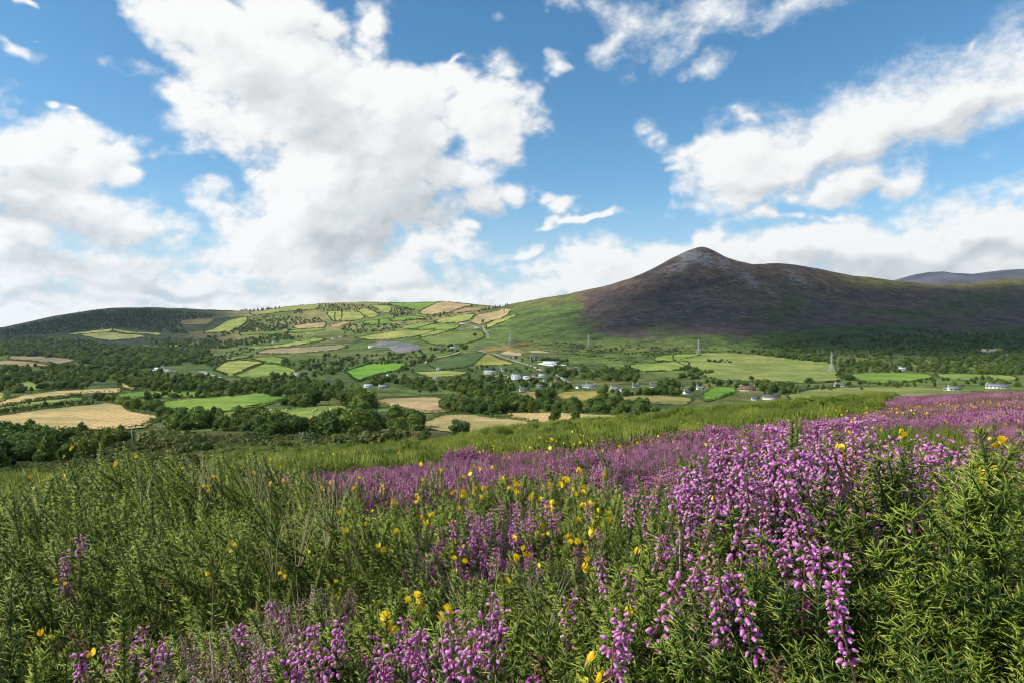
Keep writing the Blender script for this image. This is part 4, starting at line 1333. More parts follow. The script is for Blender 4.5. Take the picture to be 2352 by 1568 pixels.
def both(k):
    """crown and trunk in one mesh for the mass of far trees"""
    ms = [CROWN[k], TRUNK[k]]
    V, Q, T, mi, n = [], [], [], [], 0
    me = bpy.data.meshes.new('tree_shape')
    import bmesh
    bm = bmesh.new()
    for i, m in enumerate(ms):
        a = len(bm.faces)
        bm.from_mesh(m)
        bm.faces.ensure_lookup_table()
        for f in bm.faces[a:]:
            f.material_index = i
    bm.to_mesh(me)
    bm.free()
    me.materials.append(M_LEAF)
    me.materials.append(M_BARK)
    return me


WP = [both(k) for k in range(len(CROWN))] + CONIF + SCRUB
nb, nc = len(CROWN), len(CONIF)
scatter('woodland', WP, np.array([t[1] - np.array([0, 0, .2 + (.11 * t[2] if t[3] == 'b' else 0)]) for t in rest]),
        np.column_stack([np.zeros((len(rest), 2)), rng.uniform(0, 6.28, len(rest))]),
        np.array([[t[2] / UNIT[t[3]] * w * t[5], t[2] / UNIT[t[3]] * w * t[5], t[2] / UNIT[t[3]]] for t, w in zip(rest, rng.uniform(.95, 1.25, len(rest)))]),
        [{'b': random.randrange(nb), 'c': nb + random.randrange(nc), 's': nb + nc + random.randrange(3)}[t[3]] for t in rest],
        'far woods and copses of the valley and hills')

# rough bushes of the moor and the mountain foot, uncounted
sp = areapts(C1((480, 1240), (520, 1170), (900, 1110), (1500, 1090), (2100, 1090), (2500, 1110), (2700, 1130), (2700, 1210), (2200, 1240), (1500, 1250), (800, 1260)), 800)
sp = np.concatenate([sp, areapts([(-80, 1050), (330, 1040), (330, 1100), (-80, 1130)], 420)])
SPt = at_many(sp[:, 0], sp[:, 1], 55.0, 300.0)
scatter('moor_scrub', SCRUB, SPt, np.column_stack([np.zeros((len(SPt), 2)), rng.uniform(0, 6.28, len(SPt))]), rng.uniform(.35, 1.1, len(SPt)) * np.array([[1.3], [1.3], [.7]]).T if False else np.column_stack([rng.uniform(.35, 1.0, len(SPt))] * 2 + [rng.uniform(.22, .6, len(SPt))]), rng.integers(0, 3, len(SPt)), 'low gorse and bracken scrub on the moor')
s2 = np.concatenate([areapts(C3((-950, 745), (-300, 745), (100, 765), (450, 770), (420, 800), (0, 800), (-350, 880), (-650, 860), (-900, 800)), 900), areapts(C2((900, 470), (1300, 430), (2300, 420), (2352, 520), (1950, 600), (1600, 560), (1250, 480)), 900),
                     areapts(C3((300, 700), (1000, 640), (1700, 600), (2500, 640), (2500, 800), (1200, 800), (400, 760)), 1400)])
P2_ = at_many(s2[:, 0], s2[:, 1], 700.0)
P2_ = P2_[fbm(P2_[:, :2] / 70.0 + 3, 3) > .52]
scatter('slope_scrub', SCRUB + BUSH, P2_, np.column_stack([np.zeros((len(P2_), 2)), rng.uniform(0, 6.28, len(P2_))]), np.column_stack([rng.uniform(.5, 1.6, len(P2_))] * 2 + [rng.uniform(.3, .9, len(P2_))]), rng.integers(0, 6, len(P2_)), 'bracken and bushes on the mountain foot')


def hedge_mesh(Bp, seed, h, gaps):
    """hedge of leaf clumps along a closed outline (world x, y)"""
    r = np.random.default_rng(seed)
    P = np.concatenate([Bp, Bp[:1]])
    d = np.concatenate([[0], np.cumsum(np.hypot(*np.diff(P, axis=0).T))])
    dist = float(np.hypot(*P.mean(0)))
    leaf = max(.22, dist * .00034)
    m = int(d[-1] * min(11.0, 9.0 * (.30 / leaf) ** 1.5 + 1.5))
    t = r.uniform(0, d[-1], m)
    hn = fbm(np.column_stack([t / 9.0, np.full(m, seed * 3.7)]), 3)
    keep = hn > gaps
    t, hn = t[keep], hn[keep]
    m = len(t)
    hh = h * (.45 + 1.15 * hn)
    w = .9 + .6 * hn
    a = r.uniform(-.35, math.pi + .35, m)
    x = np.interp(t, d, P[:, 0]) + np.cos(a) * w * r.uniform(.7, 1.05, m)
    y = np.interp(t, d, P[:, 1]) + np.cos(a + r.uniform(-1, 1, m)) * w * r.uniform(.7, 1.05, m)
    k = r.uniform(0, 1, m) ** .6
    z = ground_z(x, y) + hh * k
    Nn = np.column_stack([np.cos(a), r.normal(0, .4, m), .3 + k])
    V, Q = leaf_quads(np.column_stack([x, y, z]), Nn / np.linalg.norm(Nn, axis=1)[:, None], leaf * 1.25, r)
    return mesh_np('hedge', V, Q, M_HEDGE)


for i, (desc, Bp, hd, gaps) in enumerate(FIELDS):
    if hd <= 0:
        continue
    d = float(np.hypot(*Bp.mean(0)))
    me = hedge_mesh(Bp, i + 1, (1.5 + d * .0004) * (.6 + .5 * hd), (.38 if hd > .75 else .46) + .03 * sstep(d, 1200, 2200))
    obj('hedge', me, label='dark hedge round the ' + desc, cat='hedge', group='field hedges')


# ------------------------------------------------------------------ houses, barns, pylons, poles, bales
M_WHITE = simple('white_render', (.78, .77, .74), .85, .2, .08, .6)
M_CREAM = simple('cream_render', (.62, .55, .44), .85, .2, .1, .6)
M_PINK = simple('buff_render', (.55, .42, .34), .85, .2, .1, .6)
M_SLATE = simple('slate_roof', (.085, .09, .10), .6, .4, .3, 2.0)
M_GREYR = simple('grey_roof', (.19, .195, .20), .6, .4, .25, 2.0)
M_BROWNR = simple('brown_tile_roof', (.16, .10, .075), .8, .2, .3, 2.0)
M_BLUER = simple('pale_blue_sheet_roof', (.34, .42, .47), .45, .5, .12, 1.0)
M_PALER = simple('pale_sheet_roof', (.62, .65, .66), .45, .5, .1, 1.0)
M_TANR = simple('tan_sheet_roof', (.50, .44, .32), .6, .3, .12, 1.0)
M_GLASS = simple('window_glass', (.035, .045, .055), .1, .6, .2, 1.0)
M_FRAME = simple('painted_door', (.12, .09, .07), .5, .4, .2, 1.0)
M_BRICK = simple('chimney_render', (.55, .52, .48), .9, .2, .15, 2.0)
M_STEEL = simple('galvanised_steel', (.46, .48, .50), .45, .5, .1, .2)
M_WOOD = simple('weathered_pole', (.30, .26, .21), .85, .2, .25, 3.0)
M_PORC = simple('porcelain', (.70, .72, .74), .25, .5, .05, 3.0)
M_BALE = simple('straw_bale', (.46, .37, .18), .95, .1, .3, 6.0)
M_YARD = simple('pale_concrete', (.60, .59, .57), .9, .2, .15, .2)
WALLS = {'w': M_WHITE, 'c': M_CREAM, 'p': M_PINK, 'l': M_PALER}
ROOFS = {'s': M_SLATE, 'g': M_GREYR, 'b': M_BROWNR, 'u': M_BLUER, 'p': M_PALER, 't': M_TANR}


def house(p, wpx, label, wall='w', roof='s', turn=0, chim=1, storeys=1, cat='house', name='house', ymin=250.0, ratio=.52, barn=False):
    P = at(p[0], p[1], ymin)
    L = max(5.0, wpx / F * P[1])
    D = min(max(L * ratio, 3.4), 13 if barn else 6.0)
    H = (2.1 if storeys == 1 else 3.9) * min(1.1, max(.8, L / 10)) * (1.2 if barn else 1)
    face = math.atan2(-P[0], P[1])                     # long side towards the viewer, then turned
    th = thing(name, tuple(P + np.array([0, 0, -.3])), label, cat, None, face + rad(turn))
    rh = D * (.22 if barn else .38)
    x, y = L / 2, D / 2
    V = [(-x, -y, 0), (x, -y, 0), (x, y, 0), (-x, y, 0), (-x, -y, H), (x, -y, H), (x, y, H), (-x, y, H), (-x, 0, H + rh), (x, 0, H + rh)]
    obj('wall', mesh_np('wall', V, [np.array([[0, 1, 5, 4], [2, 3, 7, 6]]), np.array([[1, 2, 6], [3, 0, 4], [1, 6, 5], [3, 4, 7], [5, 6, 9], [4, 8, 7]])], WALLS[wall]), th)
    o = .35
    b = MB()
    for s in (-1, 1):
        sl = rh / y
        A = np.array([[-x - o, s * (y + o), H - o * sl + .08], [x + o, s * (y + o), H - o * sl + .08], [x + o, 0, H + rh + .08], [-x - o, 0, H + rh + .08]])
        Bt = A + np.array([0, 0, .2])
        b.add(np.concatenate([A, Bt]), Q=[[0, 1, 2, 3], [7, 6, 5, 4], [0, 4, 5, 1], [1, 5, 6, 2], [2, 6, 7, 3], [3, 7, 4, 0]])
    rf = obj('roof', b.mesh('roof', ROOFS[roof]), th)
    for k in range(chim):
        cxx = [-x * .86, x * .86, 0][k]
        obj('chimney', MB().box((cxx, 0, H + rh + .35), (.9, .7, 1.5)).box((cxx, 0, H + rh + 1.2), (.5, .35, .3)).mesh('chimney', M_BRICK), rf)
    if not barn:
        n = max(2, int(L / 2.6))
        win = MB().box((0, 0, 0), (1.0, .12, 1.1)).mesh('window', M_GLASS)
        for st in range(storeys):
            for k in range(n):
                if st == 0 and k == n // 2:
                    obj('door', MB().box((0, 0, 0), (.95, .12, 2.0)).mesh('door', M_FRAME), th, ((k + .5) / n * L - x, -y - .03, 1.3))
                else:
                    obj('window', win, th, ((k + .5) / n * L - x, -y - .03, 1.6 + 2.2 * st))
        obj('window', win, th, (x + .0, 0, 1.7)).rotation_euler = (0, 0, rad(90))
    else:
        obj('door', MB().box((0, 0, 0), (min(3.5, L * .25), .12, H * .7)).mesh('door', M_GREYR), th, (x * .3, -y - .03, H * .36))
    return th


def h4(x, y, w, *a, **k): return house(C4((x, y))[0], w * .1929, *a, **k)
def h1(x, y, w, *a, **k): return house(C1((x, y))[0], w / 3, *a, **k)
def h2(x, y, w, *a, **k): return house(C2((x, y))[0], w / 3, *a, **k)
def h3(x, y, w, *a, **k): return house(C3((x, y))[0], w / 3, *a, **k)


h4(600, 702, 120, 'white bungalow with slate roof left of the dark tree clump', 'w', 's', 8)
h4(1385, 662, 110, 'white cottage with end chimneys above the yellow brown meadow', 'w', 'g', -12, 2)
h4(1320, 655, 60, 'low white annexe joined left of the chimneyed cottage', 'w', 'g', -12, 0)
h4(1680, 695, 120, 'long grey roofed cottage in the garden trees', 'c', 'g', 20, 1)
h4(1748, 705, 48, 'small white gabled house beside the long grey roof', 'w', 'g', 70, 0)
h4(1918, 655, 70, 'white cottage with two chimneys right of the gabled house', 'w', 's', 5, 2)
h4(2150, 658, 120, 'wide low house with slate roof and two chimneys', 'c', 's', 3, 2)
h4(195, 497, 150, 'long shed with pale blue roof left of the village', 'c', 'u', -8, 0, barn=True, cat='shed', name='shed')
h4(355, 462, 66, 'small dark roofed house above the village lane', 'w', 's', 20, 1)
h4(500, 563, 105, 'large white house with blue grey roof on the village lane', 'w', 'u', -20, 1, 2)
h4(386, 612, 40, 'tiny white house below the village lane', 'w', 's', 60, 0)
h4(810, 528, 80, 'white house with pale blue roof at the end of the lane', 'w', 'u', -6, 1)
h4(725, 525, 70, 'cream bungalow left of the pale blue roof', 'c', 'b', 10, 0)
h4(620, 548, 70, 'white outhouse with pale roof by the green plot', 'w', 'p', 40, 0, barn=True, cat='shed', name='shed')
h4(1165, 478, 110, 'large buff house with brown roof below the warehouse', 'p', 'b', 10, 2, 2)
h4(1235, 480, 60, 'white wing right of the large buff house', 'w', 'g', -20, 0)
h4(712, 328, 84, 'two storey white house above the warehouse', 'w', 's', 15, 1, 2)
h4(490, 305, 60, 'small white house at the bend of the pale road', 'w', 's', -10, 0)
h4(915, 388, 185, 'big white flat roofed warehouse under the mountain', 'l', 'p', 4, 0, 1, barn=True, cat='warehouse', name='warehouse', ratio=.6)
h4(985, 392, 60, 'dark sided loading shed at the warehouse', 'w', 's', 60, 0, barn=True, cat='shed', name='shed')
h4(80, 695, 62, 'small white cottage in the wood left of the village', 'w', 's', -15, 1)
h4(1245, 668, 40, 'tiny white shed left of the chimneyed cottage', 'w', 's', 50, 0)
h4(1065, 606, 70, 'white bungalow beside the grey village road', 'w', 'g', -30, 0)
h4(985, 602, 44, 'small cream house beside the grey village road', 'c', 'b', 30, 1)
h4(850, 580, 60, 'white house half hidden by garden trees', 'w', 's', 10, 0)
h4(780, 658, 40, 'little white house above the dark tree clump', 'w', 'g', 0, 0)
h4(940, 655, 40, 'little grey house behind the dark tree clump', 'c', 'g', 0, 1)
h4(430, 545, 60, 'buff bungalow left of the large white house', 'p', 'b', 25, 0)
h2(588, 712, 60, 'white cottage pair left of the yellow field', 'w', 's', 5, 2)
h2(655, 702, 44, 'small white cottage below the yellow field', 'w', 'g', -15, 0)
h2(185, 762, 56, 'white house with pale blue roof in the left grove', 'w', 'u', 10, 0)
h2(290, 768, 64, 'grey roofed bungalow right of the left grove', 'c', 'g', -8, 1)
h2(330, 680, 36, 'white gable between tall trees', 'w', 's', 50, 0)
h2(670, 505, 40, 'white cottage at the top of the pale road', 'w', 's', 10, 1)
h2(700, 500, 34, 'second white cottage at the top of the pale road', 'w', 'g', -20, 0)
h2(775, 497, 50, 'shed with pale blue roof near the dark tree group', 'w', 'u', 0, 0, barn=True, cat='shed', name='shed')
h2(675, 640, 40, 'white house under the dark bracken triangle', 'w', 'g', 10, 0)
h2(1115, 645, 44, 'buff cottage on the lane above the village', 'p', 'b', -10, 1)
h2(960, 785, 36, 'small white house inside the wood', 'w', 's', 20, 0)
h2(205, 490, 40, 'white hut beside the grey spoil heap', 'w', 'p', 0, 0, barn=True, cat='shed', name='shed')
h2(860, 330, 90, 'far grey barn on the yellow slope', 'c', 'g', 4, 0, barn=True, cat='barn', name='barn')
h2(940, 360, 50, 'far buff barn above the broad green field', 'p', 't', 0, 0, barn=True, cat='barn', name='barn')
h2(420, 325, 50, 'far white farmhouse on the hillside lane', 'w', 's', 10, 1)
h2(300, 355, 40, 'far white farmhouse among trees', 'w', 's', 0, 1)
h2(730, 275, 40, 'far farmhouse under the sandy crest', 'p', 'b', 0, 1)
h2(10, 420, 60, 'far pinkish farmhouse at the left of the hill', 'p', 'b', 0, 2, 2)
h1(2310, 432, 50, 'far white farm with red brown roofs', 'w', 'b', 10, 2)
h1(1890, 455, 36, 'lonely far white house above the fallow slope', 'w', 'g', 0, 0)
h1(1120, 618, 24, 'single white gable in the left wood', 'w', 's', 60, 0)
h1(1100, 645, 60, 'grey works shed in the left wood', 'l', 'p', 5, 0, barn=True, cat='shed', name='shed')
h1(1165, 652, 50, 'second grey works shed in the left wood', 'c', 'g', -10, 0, barn=True, cat='shed', name='shed')
h1(465, 668, 64, 'long grey barn at the far left wood', 'l', 'g', 5, 0, barn=True, cat='barn', name='barn')
h1(2060, 682, 70, 'grey roofed farm under the light green field', 'c', 'g', -5, 1)
h1(400, 760, 30, 'white hut by the green knoll field', 'w', 's', 0, 0)
h3(125, 1048, 56, 'white house left of the small vivid green field', 'w', 'g', 15, 1)
h3(30, 1078, 50, 'white house behind the tree at right of centre', 'w', 's', 40, 1)
h3(-12, 1035, 44, 'white cottage left of the tree at right of centre', 'w', 's', 0, 0)
h3(448, 1057, 100, 'buff house with two chimneys at the dark clump', 'p', 'b', 0, 2)
h3(610, 1118, 110, 'dark slate barn roof peeping over the green bank', 'c', 's', 6, 0, barn=True, cat='barn', name='barn')
h3(500, 1120, 50, 'white lean-to left of the dark slate barn', 'w', 's', 10, 0)
h3(1080, 1027, 62, 'white cottage on the hedge below the fourth pylon', 'w', 'g', -25, 1)
h3(1870, 1057, 80, 'grey roofed white bungalow behind the heather', 'w', 'g', 25, 1)
h3(1820, 1055, 40, 'small white garage left of the grey roofed bungalow', 'w', 'g', 0, 0)
h3(2165, 1040, 130, 'long white bungalow at the right edge', 'w', 'g', 0, 1)
h3(1520, 915, 56, 'white house in the right hand wood', 'w', 'u', 30, 1)
h3(1490, 905, 50, 'low white wing in the right hand wood', 'w', 'g', -20, 0)
h3(1215, 897, 60, 'grey shed at the edge of the right hand wood', 'l', 'g', 0, 0, barn=True, cat='shed', name='shed')
h3(2110, 790, 84, 'long tan building in the far right woods', 'c', 't', 6, 0, barn=True, cat='barn', name='barn')
h3(2255, 822, 40, 'white house at the far right wood edge', 'w', 'u', 0, 0)
h3(1970, 865, 24, 'tiny white house in the far right wood', 'w', 'g', 0, 0)
field('pale concrete yard of the warehouse', C4((750, 380), (860, 370), (1010, 385), (1110, 400), (1000, 408), (860, 406)), (.62, .61, .58), M_DIRT, 0, name='yard', lift=.7)


def pylon(base, hpx, label, thick=1.0):
    P = at(base[0], base[1], 500.0)
    H = hpx / F * P[1]
    th = thing('electricity_pylon', tuple(P), label, 'pylon', 'pylons crossing the valley', rad(25))
    R = .0052 * H * thick
    lv = [(0, .135), (.22, .092), (.45, .052), (.62, .032), (1.0, .012)]
    for sx in (-1, 1):
        for sy in (-1, 1):
            obj('leg', MB().tube([(sx * w * H, sy * w * H, (t * H) - (1.0 if t == 0 else 0)) for t, w in lv], [R * 1.3, R * 1.2, R, R * .9, R * .7], 5).mesh('leg', M_STEEL, True), th)
    b = MB()
    zs = [0, .11, .22, .34, .45, .54, .62, .70, .78, .86, .94]
    wd = lambda t: np.interp(t, [q[0] for q in lv], [q[1] for q in lv]) * H
    for z0, z1 in zip(zs[:-1], zs[1:]):
        a, c = wd(z0), wd(z1)
        for k in range(4):
            q = [(-1, -1), (1, -1), (1, 1), (-1, 1)]
            p0, p1 = q[k], q[(k + 1) % 4]
            b.tube([(p0[0] * a, p0[1] * a, z0 * H), (p1[0] * c, p1[1] * c, z1 * H)], R * .55, 4)
            b.tube([(p1[0] * a, p1[1] * a, z0 * H), (p0[0] * c, p0[1] * c, z1 * H)], R * .55, 4)
            b.tube([(p0[0] * c, p0[1] * c, z1 * H), (p1[0] * c, p1[1] * c, z1 * H)], R * .5, 4)
    obj('bracing', b.mesh('bracing', M_STEEL), th)
    for z, w in ((.70, .085), (.80, .10), (.90, .075)):
        arm = MB()
        for s in (-1, 1):
            for sy in (-1, 1):
                arm.tube([(0, sy * wd(z), z * H), (s * w * H, 0, z * H + .004 * H)], R * .6, 4)
                arm.tube([(0, sy * wd(z + .04), (z + .04) * H), (s * w * H, 0, z * H + .004 * H)], R * .5, 4)
        ar = obj('cross_arm', arm.mesh('cross_arm', M_STEEL), th)
        for s in (-1, 1):
            obj('insulator', MB().tube([(s * w * H, 0, z * H), (s * w * H, 0, z * H - .03 * H)], [R * .8, R * .8], 6).mesh('insulator', M_PORC), ar)


pylon(C2((1165, 468))[0], 33, 'pale lattice pylon on the orange bracken streak, leftmost of the four large ones')
pylon(C2((1703, 496))[0], 32, 'pale lattice pylon on the green slope, second of the four large ones')
pylon(C3((110, 813))[0], 36, 'pale lattice pylon at the top of the large sloping field')
pylon(C3((1027, 930))[0], 47, 'tallest lattice pylon, at the right end of the large sloping field')
pylon(C1((703, 378))[0], 17, 'faint far pylon on the hillside field under the left forest', .8)
pylon(C1((460, 392))[0], 9, 'tiny far pylon at the left forest edge', .8)
pylon(C1((1680, 492))[0], 24, 'faint pylon in front of the wooded fold', .7)
pylon(C1((2050, 476))[0], 20, 'faint pylon above the pinkish brown fallow slope', .7)

BALES = [C1((1870, 928))[0], C1((1975, 930))[0], C1((2250, 908))[0], C1((2160, 936))[0], C1((2178, 926))[0], C1((2155, 978))[0], C1((1962, 968))[0], C1((2282, 922))[0], C1((2327, 908))[0], C2((195, 938))[0], C2((262, 940))[0], C2((60, 935))[0]]
BL = ['hay bale near the upper left corner of the pale green field', 'hay bale in the upper left part of the pale green field', 'hay bale at the top middle of the pale green field', 'left one of the two close hay bales', 'right one of the two close hay bales',
      'hay bale at the lower tip of the pale green field', 'hay bale at the lower left of the pale green field', 'hay bale right of the two close hay bales', 'hay bale at the top right of the pale green field',
      'left one of the hay bales by the middle hedge', 'rightmost hay bale by the middle hedge', 'hay bale by the grove on the pale green field']
th_ = np.arange(14) * 2 * math.pi / 14
bv = np.concatenate([np.column_stack([np.full(14, x), r * np.cos(th_), r * np.sin(th_) + .58]) for x, r in ((-.56, .50), (-.52, .58), (.52, .58), (.56, .50))] + [[[-.57, 0, .58], [.57, 0, .58]]])
bq = [[i * 14 + k, i * 14 + (k + 1) % 14, (i + 1) * 14 + (k + 1) % 14, (i + 1) * 14 + k] for i in range(3) for k in range(14)]
bt = [[56, (k + 1) % 14, k] for k in range(14)] + [[57, 42 + k, 42 + (k + 1) % 14] for k in range(14)]
BM = mesh_np('hay_bale', bv, [np.array(bq), np.array(bt)], M_BALE, smooth=False)
for p, l in zip(BALES, BL):
    P = at(p[0], p[1], 200)
    o = obj('hay_bale', BM, None, tuple(P + np.array([0, 0, .25])), None, l, 'hay bale', 'hay bales on the pale green field')
    o.rotation_euler = (0, 0, random.uniform(0, 3))
    o.scale = (1.15,) * 3


def pole(top, base, label, lean=0.0):
    P = at(base[0], base[1], 70.0, 330.0)
    H = (base[1] - top[1]) / F * P[1]
    th = thing('utility_pole', tuple(P), label, 'pole', 'wooden utility poles at the edge of the moor', rad(20))
    th.rotation_euler = (0, lean, rad(20))
    obj('shaft', MB().tube([(0, 0, -1), (0, 0, H * .5), (0, 0, H)], [.14, .12, .10], 8).mesh('shaft', M_WOOD, True), th)
    ar = obj('cross_arm', MB().box((0, .1, H * .95), (1.8, .1, .12)).mesh('cross_arm', M_WOOD), th)
    for s in (-.75, 0, .75):
        obj('insulator', MB().tube([(s, .1, H * .95 + .06), (s, .1, H * .95 + .18), (s, .1, H * .95 + .3)], [.05, .09, .04], 6).mesh('insulator', M_PORC), ar)


pole(C1((1105, 1025))[0], C1((1105, 1110))[0], 'utility pole in front of the tan stubble, right one of the left pair')
pole(C1((903, 1025))[0], C1((920, 1190))[0], 'pale leaning utility pole rising from the gorse at left', rad(-5))
pole(C1((2090, 1072))[0], C1((2088, 1135))[0], 'utility pole on the moor before the dense grove')


# ------------------------------------------------------------------ the near heath: gorse, bell heather and their flowers
def tinted(name, dark, light, trans, rough, spec, tipc=None, lo=.0, hi=1.0):
    def build(t):
        oi = t.n('ShaderNodeObjectInfo')
        f = t.ss(oi.outputs['Random'], lo, hi)
        c = t.mix(f, dark, light)
        if tipc:
            tp = t.n('ShaderNodeAttribute', attribute_name='tip').outputs['Fac']
            c = t.mix(t.ss(tp, .25, 1.0), c, t.mix(f, tuple(v * .85 for v in tipc), tuple(v * 1.15 for v in tipc)))
        return leafy(t, c, trans, rough, spec)
    return material(name, build)


M_SPINE = tinted('gorse_spines', (.044, .094, .008), (.135, .205, .014), .16, .44, .26, (.54, .57, .10))
M_SPINED = tinted('dead_gorse_spines', (.12, .07, .03), (.22, .15, .07), .1, .7, .2, (.26, .19, .10))
M_STEMG = tinted('gorse_stem', (.045, .055, .018), (.075, .085, .028), .0, .7, .2)
M_STEMH = tinted('heather_stem', (.10, .045, .025), (.17, .08, .045), .0, .7, .2)
M_LEAFH = tinted('heather_leaf', (.03, .05, .014), (.06, .085, .025), .15, .5, .3)
M_DRY = tinted('dry_heather', (.22, .13, .10), (.50, .38, .33), .15, .8, .1)
M_STRAW = tinted('dry_grass', (.35, .30, .17), (.55, .48, .30), .2, .7, .2)
M_BANK = tinted('bank_gorse', (.085, .130, .015), (.20, .235, .030), .3, .6, .2)


def bell_mat():
    def build(t):
        oi = t.n('ShaderNodeObjectInfo')
        c = t.mix(t.ss(oi.outputs['Random'], 0, 1), (.42, .070, .33), (.68, .25, .55))
        c = t.mix(t.ss(oi.outputs['Random'], .93, .96), c, (.50, .27, .24))
        tp = t.n('ShaderNodeAttribute', attribute_name='tip').outputs['Fac']
        c = t.mix(t.ss(tp, .55, 1.0), c, (.82, .56, .70))
        return leafy2(t, c)
    return material('heather_bell', build)


def leafy2(t, c, trans=.3):
    a = pbsdf(t, c, .42, .35)
    b = t.n('ShaderNodeBsdfTranslucent', {0: c}).outputs[0]
    return t.n('ShaderNodeMixShader', {0: trans, 1: a, 2: b}).outputs[0]


M_BELL = bell_mat()
M_BELLF = material('heather_bloom', lambda t: leafy2(t, t.mix(t.ss(t.n('ShaderNodeObjectInfo').outputs['Random'], 0, 1), (.44, .13, .30), (.68, .33, .48)), .3))
M_BELLO = material('faded_bloom', lambda t: leafy2(t, t.mix(t.n('ShaderNodeObjectInfo').outputs['Random'], (.44, .19, .24), (.52, .30, .25)), .3))
M_YEL = material('gorse_petal', lambda t: leafy2(t, t.mix(t.ss(t.n('ShaderNodeObjectInfo').outputs['Random'], 0, 1), (.88, .55, .008), (.92, .76, .035)), .3))
M_CALYX = material('gorse_calyx', lambda t: leafy2(t, (.42, .26, .06), .2))


def cones(Bp, D, L, R, n=3):
    """thin spikes: base points, unit directions, lengths, radii; also a 0..1 tip value per vertex"""
    Bp, D = np.asarray(Bp, float), np.asarray(D, float)
    m = len(Bp)
    a = np.cross(D, np.array([.31, .77, .55]))
    a /= np.linalg.norm(a, axis=1)[:, None] + 1e-9
    b = np.cross(D, a)
    V = []
    for k in range(n):
        th = 2 * math.pi * k / n
        V.append(Bp + (a * math.cos(th) + b * math.sin(th)) * np.asarray(R)[:, None])
    V.append(Bp + D * np.asarray(L)[:, None])
    V = np.stack(V, 1).reshape(-1, 3)
    o = (np.arange(m) * (n + 1))[:, None]
    T = np.concatenate([np.concatenate([o + k, o + (k + 1) % n, o + n], 1) for k in range(n)])
    tip = np.tile(np.array([0.0] * n + [1.0]), m)
    return V, T, tip


def gorse(seed, L, full=True, r_sp=.00095, brush=False, mid=False):
    """stem mesh data and spine arrays of one gorse shoot standing on the origin"""
    r = np.random.default_rng(seed)
    bend = r.uniform(-.25, .25, 2) * L
    ax = lambda t: np.stack([bend[0] * t ** 2, bend[1] * t ** 2, L * t], -1)
    stem = MB().tube(ax(np.linspace(0, 1, 6)), np.linspace(.0022, .0007, 6), 5, False)
    Bs, Ds, Ls, Rs = [], [], [], []

    def add_axis(fn, t0, t1, n, lmin, lmax, sec):
        t = np.sort(r.uniform(t0, t1, n))
        p = fn(t)
        tg = fn(np.minimum(t + .02, 1.02)) - fn(t)
        tg /= np.linalg.norm(tg, axis=1)[:, None] + 1e-9
        ang = np.arange(n) * 2.399 + r.uniform(-.3, .3, n)
        e1 = np.cross(tg, np.array([.2, 1.0, .1])); e1 /= np.linalg.norm(e1, axis=1)[:, None]
        e2 = np.cross(tg, e1)
        out = np.cos(ang)[:, None] * e1 + np.sin(ang)[:, None] * e2
        k = r.uniform(-.05, .45, n)[:, None] + .55 * ((t[:, None] - t0) / (t1 - t0)) ** 2
        d = out + tg * k
        d /= np.linalg.norm(d, axis=1)[:, None]
        ln = r.uniform(lmin, lmax, n)
        Bs.append(p); Ds.append(d); Ls.append(ln); Rs.append(np.full(n, r_sp))
        for _ in range(sec):
            q = p + d * (ln * r.uniform(.15, .5, n))[:, None]
            d2 = d + r.normal(0, .75, (n, 3))
            d2 /= np.linalg.norm(d2, axis=1)[:, None]
            Bs.append(q); Ds.append(d2); Ls.append(ln * r.uniform(.4, .7, n)); Rs.append(np.full(n, r_sp * .8))

    m = 1.0 if full else .45
    if brush:
        add_axis(ax, .10, 1.0, int((190 if full else (130 if mid else 100)) * L / .2), .0065 if full else .008, .0125 if full else .0155, 1 if full else 0)
        for k in range(int(r.integers(2, 5))):
            t0 = r.uniform(.2, .75)
            p0 = ax(np.array([t0]))[0]
            a = r.uniform(0, 6.28)
            d = np.array([math.cos(a), math.sin(a), r.uniform(1.2, 2.0)])
            d /= np.linalg.norm(d)
            bl = r.uniform(.03, .07)
            fn = lambda t, p0=p0, d=d, bl=bl: p0 + d * (t * bl)[:, None]
            stem.tube(fn(np.linspace(0, 1, 4)), np.linspace(.0012, .0005, 4), 4, False)
            add_axis(fn, .1, 1.0, int((48 if full else 26) * bl / .05), .006, .0105, 1 if full else 0)
        V, T, tip = cones(np.concatenate(Bs), np.concatenate(Ds), np.concatenate(Ls), np.concatenate(Rs))
        return stem, V, T, tip
    add_axis(ax, .12, 1.0, int(78 * m * L / .17), .010, .0175, 1)
    nb = int(r.integers(8, 13) * (1 if full else .8))
    for k in range(nb):
        t0 = r.uniform(.12, .86)
        p0 = ax(np.array([t0]))[0]
        a = k * 2.4 + r.uniform(-.4, .4)
        d = np.array([math.cos(a), math.sin(a), r.uniform(.7, 1.3)])
        d /= np.linalg.norm(d)
        bl = r.uniform(.022, .05) * (1.1 - .4 * t0)
        up = np.array([0, 0, 1.0])
        fn = lambda t, p0=p0, d=d, bl=bl: p0 + d * (t * bl)[:, None] + up * (t ** 2 * bl * .35)[:, None]
        stem.tube(fn(np.linspace(0, 1, 4)), np.linspace(.0011, .0005, 4), 4, False)
        add_axis(fn, .15, 1.0, int(17 * m), .008, .014, 1)
    V, T, tip = cones(np.concatenate(Bs), np.concatenate(Ds), np.concatenate(Ls), np.concatenate(Rs))
    return stem, V, T, tip


